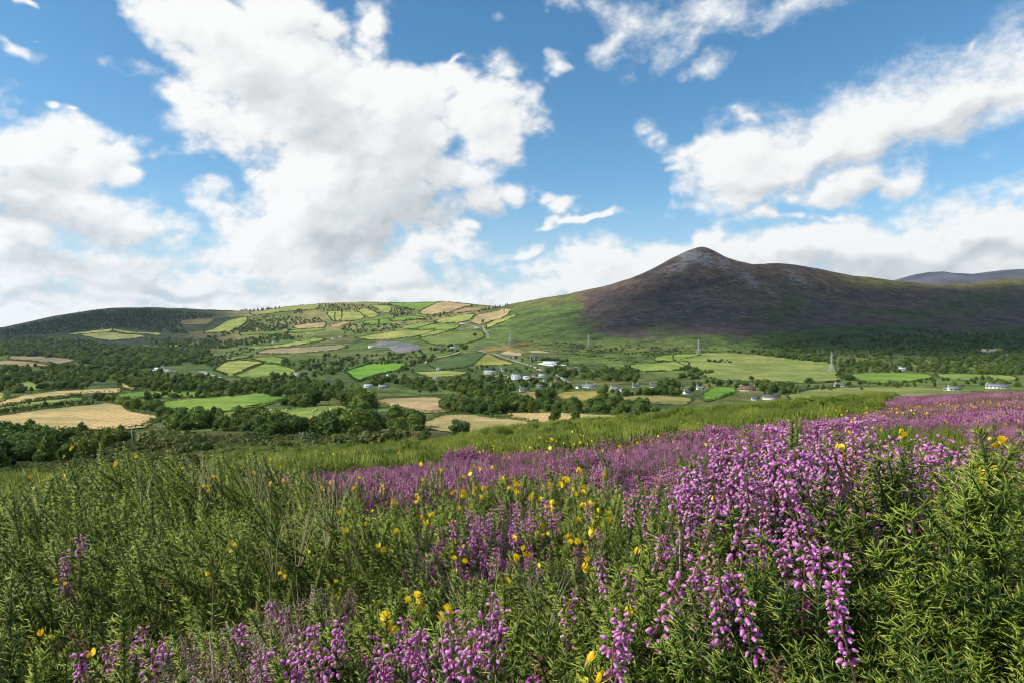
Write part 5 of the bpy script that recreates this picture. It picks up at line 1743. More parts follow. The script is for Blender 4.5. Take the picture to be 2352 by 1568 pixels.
def joined(name, parts):
    """one mesh of (V, T or Q array, material, tip) parts"""
    V, T, Q, mi_t, mi_q, tips, mats, n = [], [], [], [], [], [], [], 0
    for v, f, m, tp in parts:
        v = np.asarray(v, float)
        if m not in mats:
            mats.append(m)
        k = mats.index(m)
        for ff in (f if isinstance(f, list) else [f]):
            ff = np.asarray(ff, int)
            if not len(ff):
                continue
            (T if ff.shape[1] == 3 else Q).append(ff + n)
            (mi_t if ff.shape[1] == 3 else mi_q).append(np.full(len(ff), k))
        V.append(v)
        tips.append(np.zeros(len(v)) if tp is None else tp)
        n += len(v)
    Fs = ([np.concatenate(T)] if T else []) + ([np.concatenate(Q)] if Q else [])
    mi = np.concatenate(mi_t + mi_q)
    me = mesh_np(name, np.concatenate(V), Fs, mats, mi)
    attr(me, 'tip', np.concatenate(tips))
    return me


def mbdata(mb):
    return np.concatenate(mb.V), ([np.concatenate(mb.T)] if mb.T else []) + ([np.concatenate(mb.Q)] if mb.Q else [])


GN = 14                      # 0-6 long bottle-brush shoots, 7-11 bushy star-like shoots, 12-13 dead brown ones
GSTEM, GSPINE, GFULL, GMID, GLOW, GTOP = [], [], [], [], [], []
for k in range(GN):
    br = k < 7 or k >= 12
    L = (.17 + .017 * k) if k < 7 else (.14 + .014 * (k - 7) if k < 12 else .16)
    sm = M_SPINED if k >= 12 else M_SPINE
    st, V, T, tip = gorse(700 + k, L, True, .00095 if br else .0010, br)
    sv, sf = mbdata(st)
    GSTEM.append(mesh_np('stem', sv, sf, M_STEMG))
    ms = mesh_np('spines', V, T, sm)
    attr(ms, 'tip', tip)
    GSPINE.append(ms)
    GFULL.append(joined('gorse_shoot', [(sv, sf, M_STEMG, None), (V, T, sm, tip)]))
    for lst, rs, md_ in ((GMID, .0012, True), (GLOW, .0018, False)):
        st2, V2, T2, tip2 = gorse(730 + k, L, False, rs, br, md_)
        sv2, sf2 = mbdata(st2)
        lst.append(joined('gorse_shoot_light', [(sv2, sf2, M_STEMG, None), (V2, T2, sm, tip2)]))
    GTOP.append(L)

# a bell: small urn, open mouth down
prof = [(.0004, 0), (.0013, .0006), (.0019, .0018), (.00195, .0030), (.0015, .0044), (.0010, .0052), (.0013, .0058)]
nb_ = 8
bvv = np.array([[r_ * math.cos(a), r_ * math.sin(a), -z] for r_, z in prof for a in np.arange(nb_) * 2 * math.pi / nb_])
bqq = np.array([[i * nb_ + k, (i + 1) * nb_ + k, (i + 1) * nb_ + (k + 1) % nb_, i * nb_ + (k + 1) % nb_] for i in range(len(prof) - 1) for k in range(nb_)])
btip = np.repeat([z / .0058 for _, z in prof], nb_)
BELLM = mesh_np('bell', bvv, bqq, M_BELL, smooth=True)
attr(BELLM, 'tip', btip)


def rot_to(d):
    return Vector(d).to_track_quat('-Z', 'Y').to_matrix()


def spike_layout(r, fl, n):
    """bell positions and directions on a flowering top of length fl (top at z = 0, going down)"""
    out = []
    whorls = max(3, int(n / 4))
    for w in range(whorls):
        z = -fl * (w + r.uniform(-.2, .2)) / whorls
        k = 3 + int(r.integers(0, 3))
        for j in range(k):
            a = j * 6.283 / k + w * .7 + r.uniform(-.3, .3)
            rad_ = r.uniform(.0018, .0055)
            d = np.array([math.cos(a), math.sin(a), r.uniform(-1.5, .1) if w else r.uniform(-.3, .8)])
            out.append((np.array([math.cos(a) * rad_, math.sin(a) * rad_, z + r.uniform(-.002, .002)]), d / np.linalg.norm(d)))
    return out


def needles(r, z0, z1, n, ln=.005):
    z = r.uniform(z0, z1, n)
    a = r.uniform(0, 6.28, n)
    d = np.stack([np.cos(a), np.sin(a), r.uniform(.1, .9, n)], 1)
    d /= np.linalg.norm(d, axis=1)[:, None]
    Bp = np.stack([np.zeros(n), np.zeros(n), z], 1)
    return cones(Bp, d, r.uniform(.7, 1.2, n) * ln, np.full(n, .0006))


HST, HLF = [], []
for k in range(4):
    r = np.random.default_rng(800 + k)
    HST.append(MB().tube([(0, 0, -.13), (.004, .002, -.07), (0, 0, 0)], [.0011, .0009, .0005], 5).mesh('stem', M_STEMH))
    v, t_, tp = needles(r, -.13, -.03, 190, .007)
    HLF.append(mesh_np('leaves', v, t_, M_LEAFH))
    attr(HLF[-1], 'tip', tp * 0)


def heather_sprig(loc, r, label, group, scale=1.0, fl=None, lean=None):
    """a flowering bell heather top: every bell its own piece"""
    th = thing('heather_sprig', tuple(loc), label, 'heather', group)
    th.rotation_euler = lean if lean is not None else (r.normal(0, .14), r.normal(-.05, .14), r.uniform(0, 6.28))
    th.scale = (scale,) * 3
    k = int(r.integers(0, 4))
    obj('stem', HST[k], th)
    obj('leaves', HLF[k], th, kind='stuff')
    fl = fl or r.uniform(.03, .085)
    for p, d in spike_layout(r, fl, int(fl * 560)):
        b = obj('bell', BELLM, th, tuple(p))
        b.rotation_euler = rot_to(d).to_euler()
        s = r.uniform(.68, 1.08)
        b.scale = (s, s, s)
    return th


def low_bell(P, D, s):
    """light version for the mass of heather: 5-sided spindles"""
    V, T, tp = [], [], []
    a = np.cross(D, np.array([.3, .2, .9])); a /= np.linalg.norm(a, axis=1)[:, None] + 1e-9
    b = np.cross(D, a)
    n = len(P)
    ring = [P + D * (.45 * s)[:, None] + (a * math.cos(k * 1.571) + b * math.sin(k * 1.571)) * (.36 * s)[:, None] for k in range(4)]
    V = np.stack([P] + ring + [P + D * s[:, None]], 1).reshape(-1, 3)
    o = (np.arange(n) * 6)[:, None]
    T = np.concatenate([np.concatenate([o, o + 1 + k, o + 1 + (k + 1) % 4], 1) for k in range(4)] + [np.concatenate([o + 5, o + 1 + (k + 1) % 4, o + 1 + k], 1) for k in range(4)])
    return V, T


def heather_clump(name, seed, n_sp, w, h, bell, per, mat, leaves=260, dry=0):
    r = np.random.default_rng(seed)
    P, D, S, stem = [], [], [], MB()
    LB, LD = [], []
    for k in range(n_sp):
        x, y = r.normal(0, w * .5, 2)
        z = h * r.uniform(.65, 1.05) * (1 - .35 * min(1, math.hypot(x, y) / w) ** 2)
        lx, ly = x * r.uniform(.3, .5), y * r.uniform(.3, .5)
        stem.tube([(lx, ly, 0), (x, y, z)], [bell * .14, bell * .09], 3, False)
        m = per
        t = r.uniform(0, 1, m)
        a = r.uniform(0, 6.28, m)
        q = np.array([x, y, z]) + np.stack([np.cos(a) * bell * .45, np.sin(a) * bell * .45, -t * h * .32], 1)
        P.append(q)
        d = np.stack([np.cos(a), np.sin(a), r.uniform(-1.2, .4, m)], 1)
        D.append(d / np.linalg.norm(d, axis=1)[:, None])
        S.append(bell * r.uniform(.7, 1.2, m))
    V, T = low_bell(np.concatenate(P), np.concatenate(D), np.concatenate(S))
    lx = r.normal(0, w * .5, (leaves, 2))
    lz = r.uniform(0, h * .75, leaves)
    d = np.column_stack([r.normal(0, .5, (leaves, 2)), r.uniform(.3, 1, leaves)])
    d /= np.linalg.norm(d, axis=1)[:, None]
    lv, lt, ltip = cones(np.column_stack([lx, lz]), d, r.uniform(.1, .28, leaves) * h, np.full(leaves, bell * .18))
    sv, sf = mbdata(stem)
    return joined(name, [(sv, sf, M_STEMH, None), (V, T, mat, None), (lv, lt, M_LEAFH, ltip * 0)])


HC_NEAR = [heather_clump('heather_near', 820 + k, 5, .035, .16, .0052, 34, M_BELL, 160) for k in range(4)]
HC_MID = [heather_clump('heather_mid', 830 + k, 17, .10, .24, .010, 26, M_BELLF, 100) for k in range(4)] + [heather_clump('heather_faded', 840 + k, 14, .10, .22, .009, 18, M_BELLO, 190) for k in range(2)]
HC_FAR = [heather_clump('heather_far', 850 + k, 46, .36, .36, .026, 18, M_BELLF, 110) for k in range(4)] + [heather_clump('heather_far_faded', 860 + k, 34, .36, .32, .024, 11, M_BELLO, 260) for k in range(2)]
HC_DRY = [heather_clump('heather_dry', 870 + k, 8, .03, .15, .0034, 46, M_DRY, 30) for k in range(3)]


def bank_clump(name, seed, n, w, h, rr, mat):
    """upright gorse or bracken tuft seen from some way off"""
    r = np.random.default_rng(seed)
    x = r.normal(0, w * .5, (n, 2))
    z = r.uniform(0, .7, n) ** .8 * h * (1 - .45 * np.minimum(1, np.hypot(*x.T) / w) ** 2)
    d = np.column_stack([r.normal(0, .34, (n, 2)), np.ones(n)])
    d /= np.linalg.norm(d, axis=1)[:, None]
    v, t_, tp = cones(np.column_stack([x, z]), d, r.uniform(.16, .36, n) * h, np.full(n, rr) * r.uniform(.7, 1.3, n))
    return joined(name, [(v, t_, mat, tp)])


BANK = [bank_clump('bank_tuft', 880 + k, 420, .32, .55, .014, M_BANK) for k in range(4)]
BANKN = [bank_clump('bank_tuft_near', 890 + k, 420, .16, .42, .0065, M_BANK) for k in range(3)]


# gorse flower: standard petal, two wings, keel, calyx
def petal(w, l, curl, cup, mat, name):
    V = []
    for i in range(6):
        t = i / 5
        ww = w * math.sin(math.pi * (t * .82 + .10)) ** .8
        for j in (-1, -.5, 0, .5, 1):
            V.append((j * ww, -curl * l * t * t + cup * ww * abs(j) ** 2, l * t))
    Q = [[i * 5 + j, i * 5 + j + 1, (i + 1) * 5 + j + 1, (i + 1) * 5 + j] for i in range(5) for j in range(4)]
    return mesh_np(name, V, np.array(Q), mat, smooth=True)


PET_S = petal(.0068, .0130, .30, .12, M_YEL, 'standard_petal')
PET_W = petal(.0030, .0115, -.10, .5, M_YEL, 'wing_petal')
PET_K = petal(.0026, .0105, -.25, .9, M_YEL, 'keel_petal')
CALYX = MB().tube([(0, 0, -.004), (0, 0, .001), (0, 0, .004)], [.0010, .0022, .0024], 6).mesh('calyx', M_CALYX, True)


def flower_to(th, loc, r, s=1.0):
    f = obj('flower', CALYX, th, loc)
    f.rotation_euler = (r.uniform(-.5, .6), r.uniform(-.6, .4), r.uniform(0, 6.28))
    f.scale = (s,) * 3
    op = r.uniform(.3, 1.3)
    a = obj('standard_petal', PET_S, f, (0, .001, .001)); a.rotation_euler = (-.15 - op * .7, 0, 0)
    for sx in (-1, 1):
        b = obj('wing_petal', PET_W, f, (sx * .0012, -.001, .001)); b.rotation_euler = (.25 + .2 * op, sx * (.12 + .25 * op), sx * 1.2)
    c = obj('keel_petal', PET_K, f, (0, -.0015, .001)); c.rotation_euler = (.45, 0, math.pi)
    return f


FLY = []
for k in range(3):
    r = np.random.default_rng(900 + k)
    parts = []
    for m, e, off in ((PET_S, (-.15 - .3 * k, 0, 0), (0, .001, .001)), (PET_W, (.3, .25, 1.2), (.0012, -.001, .001)), (PET_W, (.3, -.25, -1.2), (-.0012, -.001, .001)), (PET_K, (.45, 0, math.pi), (0, -.0015, .001))):
        v = np.zeros(len(m.vertices) * 3); m.vertices.foreach_get('co', v); v = v.reshape(-1, 3)
        v = v @ np.array(Euler(e).to_matrix()).T + np.array(off)
        q = np.array([list(p.vertices) for p in m.polygons])
        parts.append((v, q, M_YEL, None))
    FLY.append(joined('gorse_bloom', parts))


# ---- where things grow: canopy height over the ground and the zones by bearing and depth
def canopy(x, y):
    x, y = np.atleast_1d(np.asarray(x, float)), np.atleast_1d(np.asarray(y, float))
    r = np.hypot(x, y)
    P = np.stack([x, y], 1)
    lump = (fbm(P / .42 + 60, 3) - .5) * .32 * sstep(r, .45, .9) * (1 - .4 * sstep(r, 2.5, 5)) + (fbm(P / 1.3 + 90, 2) - .5) * .16 * sstep(r, 1.2, 3)
    return ztable(x, y) + np.interp(np.log(np.maximum(r, .1)), np.log(YVEG), VEG) + lump


def on_canopy(px, row, y0=.38, y1=6.0):
    u, v = (px - CX) / F, (CY - row) / F
    Y = np.linspace(y0, y1, 900)
    d = canopy(u * Y, Y) - v * Y
    k = np.nonzero(d >= 0)[0]
    y = Y[k[0]] if len(k) else Y[int(np.argmax(d / Y))]
    return np.array([u * y, y, v * y])


def pxof(x, y):
    return CX + F * x / y


HY0 = lambda px: np.interp(px, [-400, 400, 560, 760, 1000, 1500, 1800, 2000, 2400, 2900], [99, 99, 3.8, 3.0, 2.6, 2.2, 1.9, 1.7, 1.6, 1.6])   # heather begins
HY1 = lambda px: np.interp(px, [-400, 400, 560, 760, 940, 1330, 1700, 1880, 1960, 2010, 2070, 2900], [0, 0, 5.0, 7.5, 9, 9.7, 10, 11.5, 14, 20, 46, 60])  # and ends


def wedge(n, y0, y1, px0=-160, px1=2520, r=rng):
    """n points, even over the ground, between two depths and bearings"""
    y = np.sqrt(r.uniform(y0 ** 2, y1 ** 2, n))
    px = r.uniform(px0, px1, n)
    return (px - CX) / F * y, y, px


def tilt(n, x, y, lean, sd, r=rng):
    """small random tilts plus the wind lean towards -x, and a turn about the stem"""
    R = np.zeros((n, 3))
    tx, ty = r.normal(0, sd, n), r.normal(0, sd, n) - lean
    for i in range(n):
        q = Euler((tx[i], ty[i], 0)).to_matrix() @ Euler((0, 0, r.uniform(0, 6.28))).to_matrix()
        R[i] = q.to_euler()
    return R


# 1. near gorse shoots
GP, GR, GS, GI = [], [], [], []
for (n, y0, y1, low) in ((1350, .30, 1.0, 0), (2100, 1.0, 2.0, 1), (3300, 2.0, 3.6, 2)):
    wd_ = (-650, 3000) if y0 < 2 else (-400, 2760)
    x, y, px = wedge(n, y0, y1, *wd_)
    zc = canopy(x, y)
    hz = y > HY0(px)
    keep = ~hz | (rng.uniform(0, 1, n) < .10)
    # the heather drift at right of centre stands in thinner gorse
    drift = np.exp(-(((px - 1800) / 330) ** 2 + ((y - 1.15) / .5) ** 2))
    keep &= rng.uniform(0, 1, n) > .12 * drift
    x, y, px, zc = x[keep], y[keep], px[keep], zc[keep]
    m = len(x)
    star = rng.uniform(0, 1, m) < np.interp(px, [0, 1100, 1600, 2100], [.30, .40, .7, .85]) * np.interp(y, [.8, 1.6], [1, .5])
    k = np.where(star, rng.integers(7, 12, m), rng.integers(0, 7, m))
    k = np.where(rng.uniform(0, 1, m) < .022, rng.integers(12, 14, m), k)
    L = np.array(GTOP)[k]
    s = np.where(star, rng.uniform(.95, 1.4, m), rng.uniform(.95, 1.35, m))
    deep = rng.uniform(0, 1, m) ** 1.3 * .14
    lean = np.interp(px, [0, 900, 1500, 2300], [.42, .36, .18, .02])
    R = np.zeros((m, 3))
    tx, ty = rng.normal(0, .22, m), rng.normal(0, .16, m) - lean + (fbm(np.column_stack([x, y]) / .5 + 5, 2) - .5) * .8
    for i in range(m):
        R[i] = (Euler((tx[i], ty[i], 0)).to_matrix() @ Euler((0, 0, rng.uniform(0, 6.28))).to_matrix()).to_euler()
    GP.append(np.column_stack([x - np.sin(ty) * L * s * .9 * .5, y, zc - L * s * np.cos(ty) * .92 - deep]))
    GR.append(R)
    GS.append(s)
    GI.append(k + GN * low)
GP, GR, GS, GI = np.concatenate(GP), np.concatenate(GR), np.concatenate(GS), np.concatenate(GI)

# flowers wanted at these places of the print: bring a sprig to each
YELLOW = [(1325, 1080, 1.25), (1345, 1084, 1.2), (1366, 1096, 1.2), (1755, 1120, 1.3), (1790, 1136, 1.1), (1910, 1036, 1.1), (1336, 1226, 1.25), (1322, 1162, 1.15), (1390, 1197, 1.2), (1176, 1286, 1.25), (1096, 1332, 1.2), (1210, 1246, 1.2), (1252, 1216, 1.0),
          (1290, 1197, 1.1), (1075, 1132, 1.1), (1097, 1126, 1.1), (965, 1072, 1.2), (960, 1106, 1.1), (920, 1226, 1.1), (985, 1182, 1.1), (980, 1386, 1.0), (864, 1432, 1.1), (2262, 1006, 1.3), (2236, 1102, 1.4), (2276, 1082, 1.3), (2182, 1076, 1.2), (906, 1162, 1.0),
          (1290, 1122, 1.0), (1312, 1132, 1.0), (896, 1256, 1.0), (700, 1272, .9), (655, 1322, .9), (450, 1290, 1.0), (208, 1427, 1.1), (266, 1446, 1.0), (170, 1530, 1.1), (1422, 1256, .9), (1362, 1290, .9), (1232, 1302, .9), (795, 1182, .9), (1012, 1202, .9), (940, 1152, 1.0),
          (2092, 996, 1.1), (965, 1362, .9), (996, 1390, 1.0), (1140, 1100, 1.0), (1180, 1118, .9), (1210, 1108, .9), (1500, 1165, .9), (1620, 1190, .8), (2230, 1300, .9), (2070, 1290, .9), (1030, 1130, .9), (880, 1120, .9), (850, 1205, .9), (1320, 1250, 1.1), (2300, 1240, .9),
          (300, 1060, 1.2), (320, 1052, 1.2), (150, 1045, 1.2), (160, 1030, 1.2), (480, 1100, 1.1), (130, 1340, .8), (1780, 1185, .8), (1690, 1150, .8), (1405, 1170, .9), (1240, 1250, 1.0), (1045, 1250, .8), (745, 1345, .8), (560, 1240, .8), (1330, 1530, 1.0), (1345, 1545, .9), (1450, 1420, .8),
          (640, 1110, 1.0), (690, 1100, 1.0), (760, 1120, 1.0), (820, 1100, 1.0), (580, 1085, 1.0), (520, 1090, 1.0), (440, 1075, 1.0), (1015, 1085, 1.0), (1055, 1100, 1.0)]
fr = np.random.default_rng(42)
FPTS = [(on_canopy(px, row), s) for px, row, s in YELLOW]
for _ in range(26):
    px = fr.uniform(780, 1500)
    row = fr.uniform(1085, 1260)
    FPTS.append((on_canopy(px, row), fr.uniform(.7, 1.05)))

inframe = (np.abs(GP[:, 0] / GP[:, 1]) < .76) & ((CY - F * GP[:, 2] / GP[:, 1]) < 1720)
full = (GI < GN) & inframe
dist = np.linalg.norm(GP, axis=1)
cand = np.nonzero(full)[0]
cand = cand[np.argsort(dist[cand])]
tops = canopy(GP[:, 0], GP[:, 1])
cand = [i for i in cand if GI[i] % GN < 12 and GP[i, 2] + GTOP[GI[i] % GN] * GS[i] > tops[i] - .10]
NSPRIG = 300 - len(FPTS)
chosen = cand[:NSPRIG]
mask = np.ones(len(GP), bool)
mask[chosen] = False


def sprig_label(p):
    px, row = pxof(p[0], p[1]), CY - F * p[2] / p[1]
    hgt = 'bottom edge' if row > 1480 else ('lower part' if row > 1380 else 'middle part')
    if px > 1960:
        return 'bright spiny gorse shoot at the %s of the right corner' % hgt
    if px > 1560:
        return 'bright spiny gorse shoot at the %s below the pink drift' % hgt
    if px > 1176:
        return 'green spiny gorse shoot at the %s right of centre' % hgt
    if px > 780:
        return 'green spiny gorse shoot at the %s left of centre' % hgt
    if px > 390:
        return 'leaning gorse shoot at the %s of the left quarter' % hgt
    return 'leaning gorse shoot at the %s of the left corner' % hgt


def gorse_sprig(loc, R, s, k, label, group):
    th = thing('gorse_sprig', tuple(loc), label, 'gorse', group)
    th.rotation_euler = tuple(R)
    th.scale = (s,) * 3
    obj('stem', GSTEM[k], th)
    obj('spines', GSPINE[k], th, kind='stuff')
    return th


for i in chosen:
    l = sprig_label(GP[i])
    gorse_sprig(GP[i], GR[i], GS[i], int(GI[i] % GN), l, l.replace('shoot', 'shoots'))
def flower_label(p):
    px, row = pxof(p[0], p[1]), CY - F * p[2] / p[1]
    where = 'left' if px < 780 else ('middle' if px < 1176 else ('centre right' if px < 1560 else 'right'))
    return 'gorse shoot with yellow flowers, %s on the %s' % ('high' if row < 1140 else ('half way up' if row < 1230 else 'low'), where)


_fl = [flower_label(p) for p, _ in FPTS]
_fpx = [pxof(p[0], p[1]) for p, _ in FPTS]
_fown = list(_fl)
for l in set(_fl):
    ids = sorted((i for i in range(len(_fl)) if _fl[i] == l), key=lambda i: _fpx[i])
    if len(ids) > 1:
        for k, i in enumerate(ids):
            _fown[i] = '%s from left: %s' % (ordinal(k + 1), l)
for j, (p, s) in enumerate(FPTS):
    k = int(fr.integers(0, 12))
    L = GTOP[k]
    px, row = pxof(p[0], p[1]), CY - F * p[2] / p[1]
    l = _fl[j]
    th = gorse_sprig((p[0], p[1], p[2] - L * .93), (fr.normal(0, .1), fr.normal(-.05, .1), fr.uniform(0, 6.28)), 1.0, k, _fown[j], l.replace('shoot', 'shoots'))
    bx = GSTEM[k].vertices
    tipz = L * .93
    far = max(1.0, min(1.2, p[1] / 1.5))
    if px < 780:
        s *= .75
    for q in range(1 + int(fr.integers(0, 3))):
        flower_to(th, (fr.normal(0, .007), fr.normal(0, .007) - .006, tipz - q * .009), fr, s * far * fr.uniform(.75, 1.05))
scatter('gorse_thicket', GFULL + GMID + GLOW, GP[mask], GR[mask], GS[mask], GI[mask], 'dense spiny green gorse covering the near ground')

# taller gorse shoots that stand up in front of the heather
for px, row, y, lab in [(2316, 985, .62, 'tall pale gorse shoot at the right edge'), (2085, 1020, .75, 'tall gorse shoot right of the pink drift'), (2050, 1075, .72, 'second tall gorse shoot right of the pink drift'), (1868, 1090, .74, 'gorse shoot standing before the pink drift'), (2150, 1060, .7, 'gorse shoot between pink drift and right edge'),
                        (2200, 1130, .66, 'gorse shoot below the right hand yellow flowers'), (2335, 1110, .6, 'thick gorse shoot at the right edge'), (1955, 1170, .68, 'gorse shoot under the pink drift'), (1700, 1150, .8, 'short gorse shoot at the left foot of the pink drift'), (2010, 1110, .7, 'gorse shoot at the right foot of the pink drift'), (2260, 1150, .58, 'large gorse shoot at right below the yellow flowers'), (2110, 1180, .6, 'large gorse shoot at right of the lower drift')]:
    k = int(fr.integers(7, 12))
    sc_ = 1.25
    gorse_sprig(((px - CX) / F * y, y, (CY - row) / F * y - GTOP[k] * sc_), (fr.normal(0, .06), fr.normal(0, .08), fr.uniform(0, 6.28)), sc_, k, lab, 'tall gorse shoots at right')
# 2. bell heather tops standing out of the gorse
SPIKES = [(1640, 1008), (1668, 1000), (1600, 1050), (1582, 1085), (1702, 1020), (1778, 990), (1796, 984), (1762, 1022), (1850, 1002), (1880, 974), (1897, 986), (1870, 1020), (1960, 964), (2000, 968), (1976, 1000), (2022, 1020), (2052, 1012), (1922, 1030), (1655, 1040), (1620, 1075), (1740, 1050), (1830, 1040), (1945, 1040), (1990, 1050),
          (1720, 1040), (1690, 1060), (1860, 1055), (1900, 1060), (1780, 1060), (1810, 1075), (2040, 1060), (2075, 1040), (1960, 1075), (1880, 1085), (1640, 1100), (1670, 1110), (1715, 1095), (1600, 1120), (2110, 1010), (2140, 1030), (2170, 1010), (2200, 1040), (2120, 1060), (2080, 1080),
          (1612, 1160), (1800, 1150), (1830, 1164), (1762, 1182), (1842, 1190), (1662, 1142), (1702, 1212), (1722, 1240), (1520, 1250), (1514, 1290), (1572, 1240), (1602, 1320), (1682, 1362), (1880, 1232), (1884, 1300), (1912, 1400), (1942, 1200), (1992, 1060), (2022, 1130), (2012, 1190), (1655, 1180), (1630, 1220), (1780, 1220), (1820, 1240), (1860, 1220), (1750, 1270), (1790, 1280), (1700, 1280), (1850, 1300), (1560, 1370), (1540, 1280), (1640, 1250), (1930, 1310), (2000, 1160), (1900, 1160), (1590, 1190),
          (1040, 1200), (1075, 1176), (1130, 1170), (1190, 1160), (1202, 1196), (1250, 1150), (1266, 1166), (1152, 1152), (1060, 1250), (1140, 1262), (1176, 1230), (1130, 1300), (1380, 1302), (1440, 1332), (1302, 1402), (1352, 1160), (1420, 1112), (1502, 1122), (1090, 1210), (1110, 1190), (1220, 1180), (1440, 1140), (1460, 1120), (1480, 1150), (1540, 1130), (1560, 1100),
          (930, 1440), (926, 1480), (900, 1520), (1032, 1430), (1130, 1392), (1110, 1430), (1152, 1422), (1150, 1480), (1042, 1532), (1420, 1446), (1440, 1472), (620, 1386), (652, 1420), (546, 1450), (556, 1470), (722, 1460), (692, 1482), (762, 1520), (602, 1530), (782, 1452), (330, 1450), (280, 1490), (376, 1482), (382, 1512), (250, 1500), (186, 1242), (150, 1276), (182, 1520),
          (960, 1500), (880, 1540), (980, 1545), (1010, 1510), (700, 1530), (740, 1545), (660, 1545), (310, 1480), (350, 1530), (1095, 1480), (1080, 1540), (1410, 1500), (1650, 1370)]
hr = np.random.default_rng(77)


def spike_label(px, row):
    if row < 1125 and px > 1560:
        return 'bell heather top in the tall pink drift, %s %s part' % ('upper' if row < 1025 else ('middle' if row < 1075 else 'lower'), 'left' if px < 1720 else ('inner left' if px < 1820 else ('inner right' if px < 1930 else 'right')))
    if px > 1480:
        return 'bell heather top in the lower pink drift, %s %s part' % ('upper' if row < 1215 else 'lower', 'left' if px < 1640 else ('middle' if px < 1800 else 'right'))
    if row < 1420 and px > 700:
        return 'bell heather top in the middle of the gorse'
    if px > 850:
        return 'dark pink bell heather top at the bottom middle'
    if row > 1350:
        return 'bell heather top at the bottom left'
    return 'single bell heather top in the gorse at left'


def ranked(labels, pxs):
    c = Counter(labels)
    out = list(labels)
    for l in c:
        ids = sorted((i for i in range(len(labels)) if labels[i] == l), key=lambda i: pxs[i])
        if len(ids) > 1:
            for k, i in enumerate(ids):
                out[i] = '%s from left: %s' % (ordinal(k + 1), l)
    return out


extra = []
for px, row in SPIKES:
    extra.append((px, row, 1.0))
for _ in range(8):
    extra.append((hr.normal(1810, 130), hr.uniform(975, 1120), 1.0))
own_l = ranked([spike_label(a, b) for a, b, _ in extra], [a for a, _, _ in extra])
for (px, row, s), own in zip(extra, own_l):
    if row < 1130 and px > 1560:
        y = hr.uniform(.70, 1.05)
        p = np.array([(px - CX) / F * y, y, (CY - row) / F * y])
    else:
        p = on_canopy(px, row + 14)
        p = p * np.array([.975, .975, 1]); p[2] += .026
    l = spike_label(px, row)
    heather_sprig(p, hr, own, l.replace('heather top', 'heather tops'), hr.uniform(.95, 1.25) * s)

# heather plants and pale dry heather lower down, uncounted
q = [on_canopy(a, b) for a, b in np.column_stack([hr.normal(1810, 170, 80), hr.uniform(1020, 1320, 80)])]
q += [on_canopy(a, b) for a, b in np.column_stack([hr.normal(1150, 90, 60), hr.uniform(1170, 1300, 60)])]
q += [on_canopy(a, b) for a, b in np.column_stack([hr.normal(980, 130, 24), hr.uniform(1440, 1568, 24)])]
q = np.array(q)
q[:, 2] -= .135 + hr.uniform(0, .03, len(q))
scatter('heather_undergrowth', HC_NEAR, q, np.column_stack([hr.normal(0, .15, (len(q), 2)), hr.uniform(0, 6.28, len(q))]), hr.uniform(.85, 1.1, len(q)), hr.integers(0, 4, len(q)), 'pink bell heather plants growing through the gorse')
dq = np.array([on_canopy(a, b) for a, b in np.concatenate([np.column_stack([hr.normal(640, 45, 46), hr.uniform(1400, 1500, 46)]), np.column_stack([hr.normal(490, 55, 44), hr.uniform(1490, 1568, 44)]), np.column_stack([hr.normal(760, 40, 12), hr.uniform(1360, 1400, 12)])])])
dq[:, 2] -= .135
scatter('dry_heather', HC_DRY, dq, np.column_stack([hr.normal(0, .2, (len(dq), 2)), hr.uniform(0, 6.28, len(dq))]), hr.uniform(.85, 1.15, len(dq)), hr.integers(0, 3, len(dq)), 'pale dried heather tufts at the bottom left')


# 3. the heather slope, the gorse bank and the mound on the left: masses nobody could count
def field_of(n, y0, y1, cond, px0=-160, px1=2520):
    if y0 < 25 and px0 == -160:
        px0, px1, n = -420, 2800, int(n * 1.2)
    x, y, px = wedge(n, y0, y1, px0, px1)
    k = cond(px, y)
    return x[k], y[k], px[k]


isH = lambda px, y: (y > HY0(px) * rng.uniform(.85, 1.15, len(px))) & (y < HY1(px) * rng.uniform(.92, 1.08, len(px)))
HP, HR, HS, HI = [], [], [], []
for n, y0, y1, far in ((9000, 1.6, 5.0, 0), (9000, 5, 11, 0), (5200, 9, 24, 1), (5200, 22, 60, 1)):
    x, y, px = field_of(n, y0, y1, isH)
    z = ground_z(x, y) if far else np.maximum(ground_z(x, y), canopy(x, y) - .33)
    pat = fbm(np.column_stack([x, y]) / (1.1 if not far else 4.0) + 33, 3)
    faded = pat > .53
    nb2 = 4
    k = np.where(faded, 4 + rng.integers(0, 2, len(x)), rng.integers(0, nb2, len(x)))
    HP.append(np.column_stack([x, y, z])); HI.append(k + (6 if far else 0))
    HR.append(np.column_stack([rng.normal(0, .1, (len(x), 2)), rng.uniform(0, 6.28, len(x))]))
    HS.append(rng.uniform(.7, 1.15, len(x)) * (1 if far else 1.0))
HP, HR, HS, HI = map(np.concatenate, (HP, HR, HS, HI))
scatter('heather_slope', HC_MID + HC_FAR, HP, HR, HS, HI, 'pink purple heather sweeping over the slope')

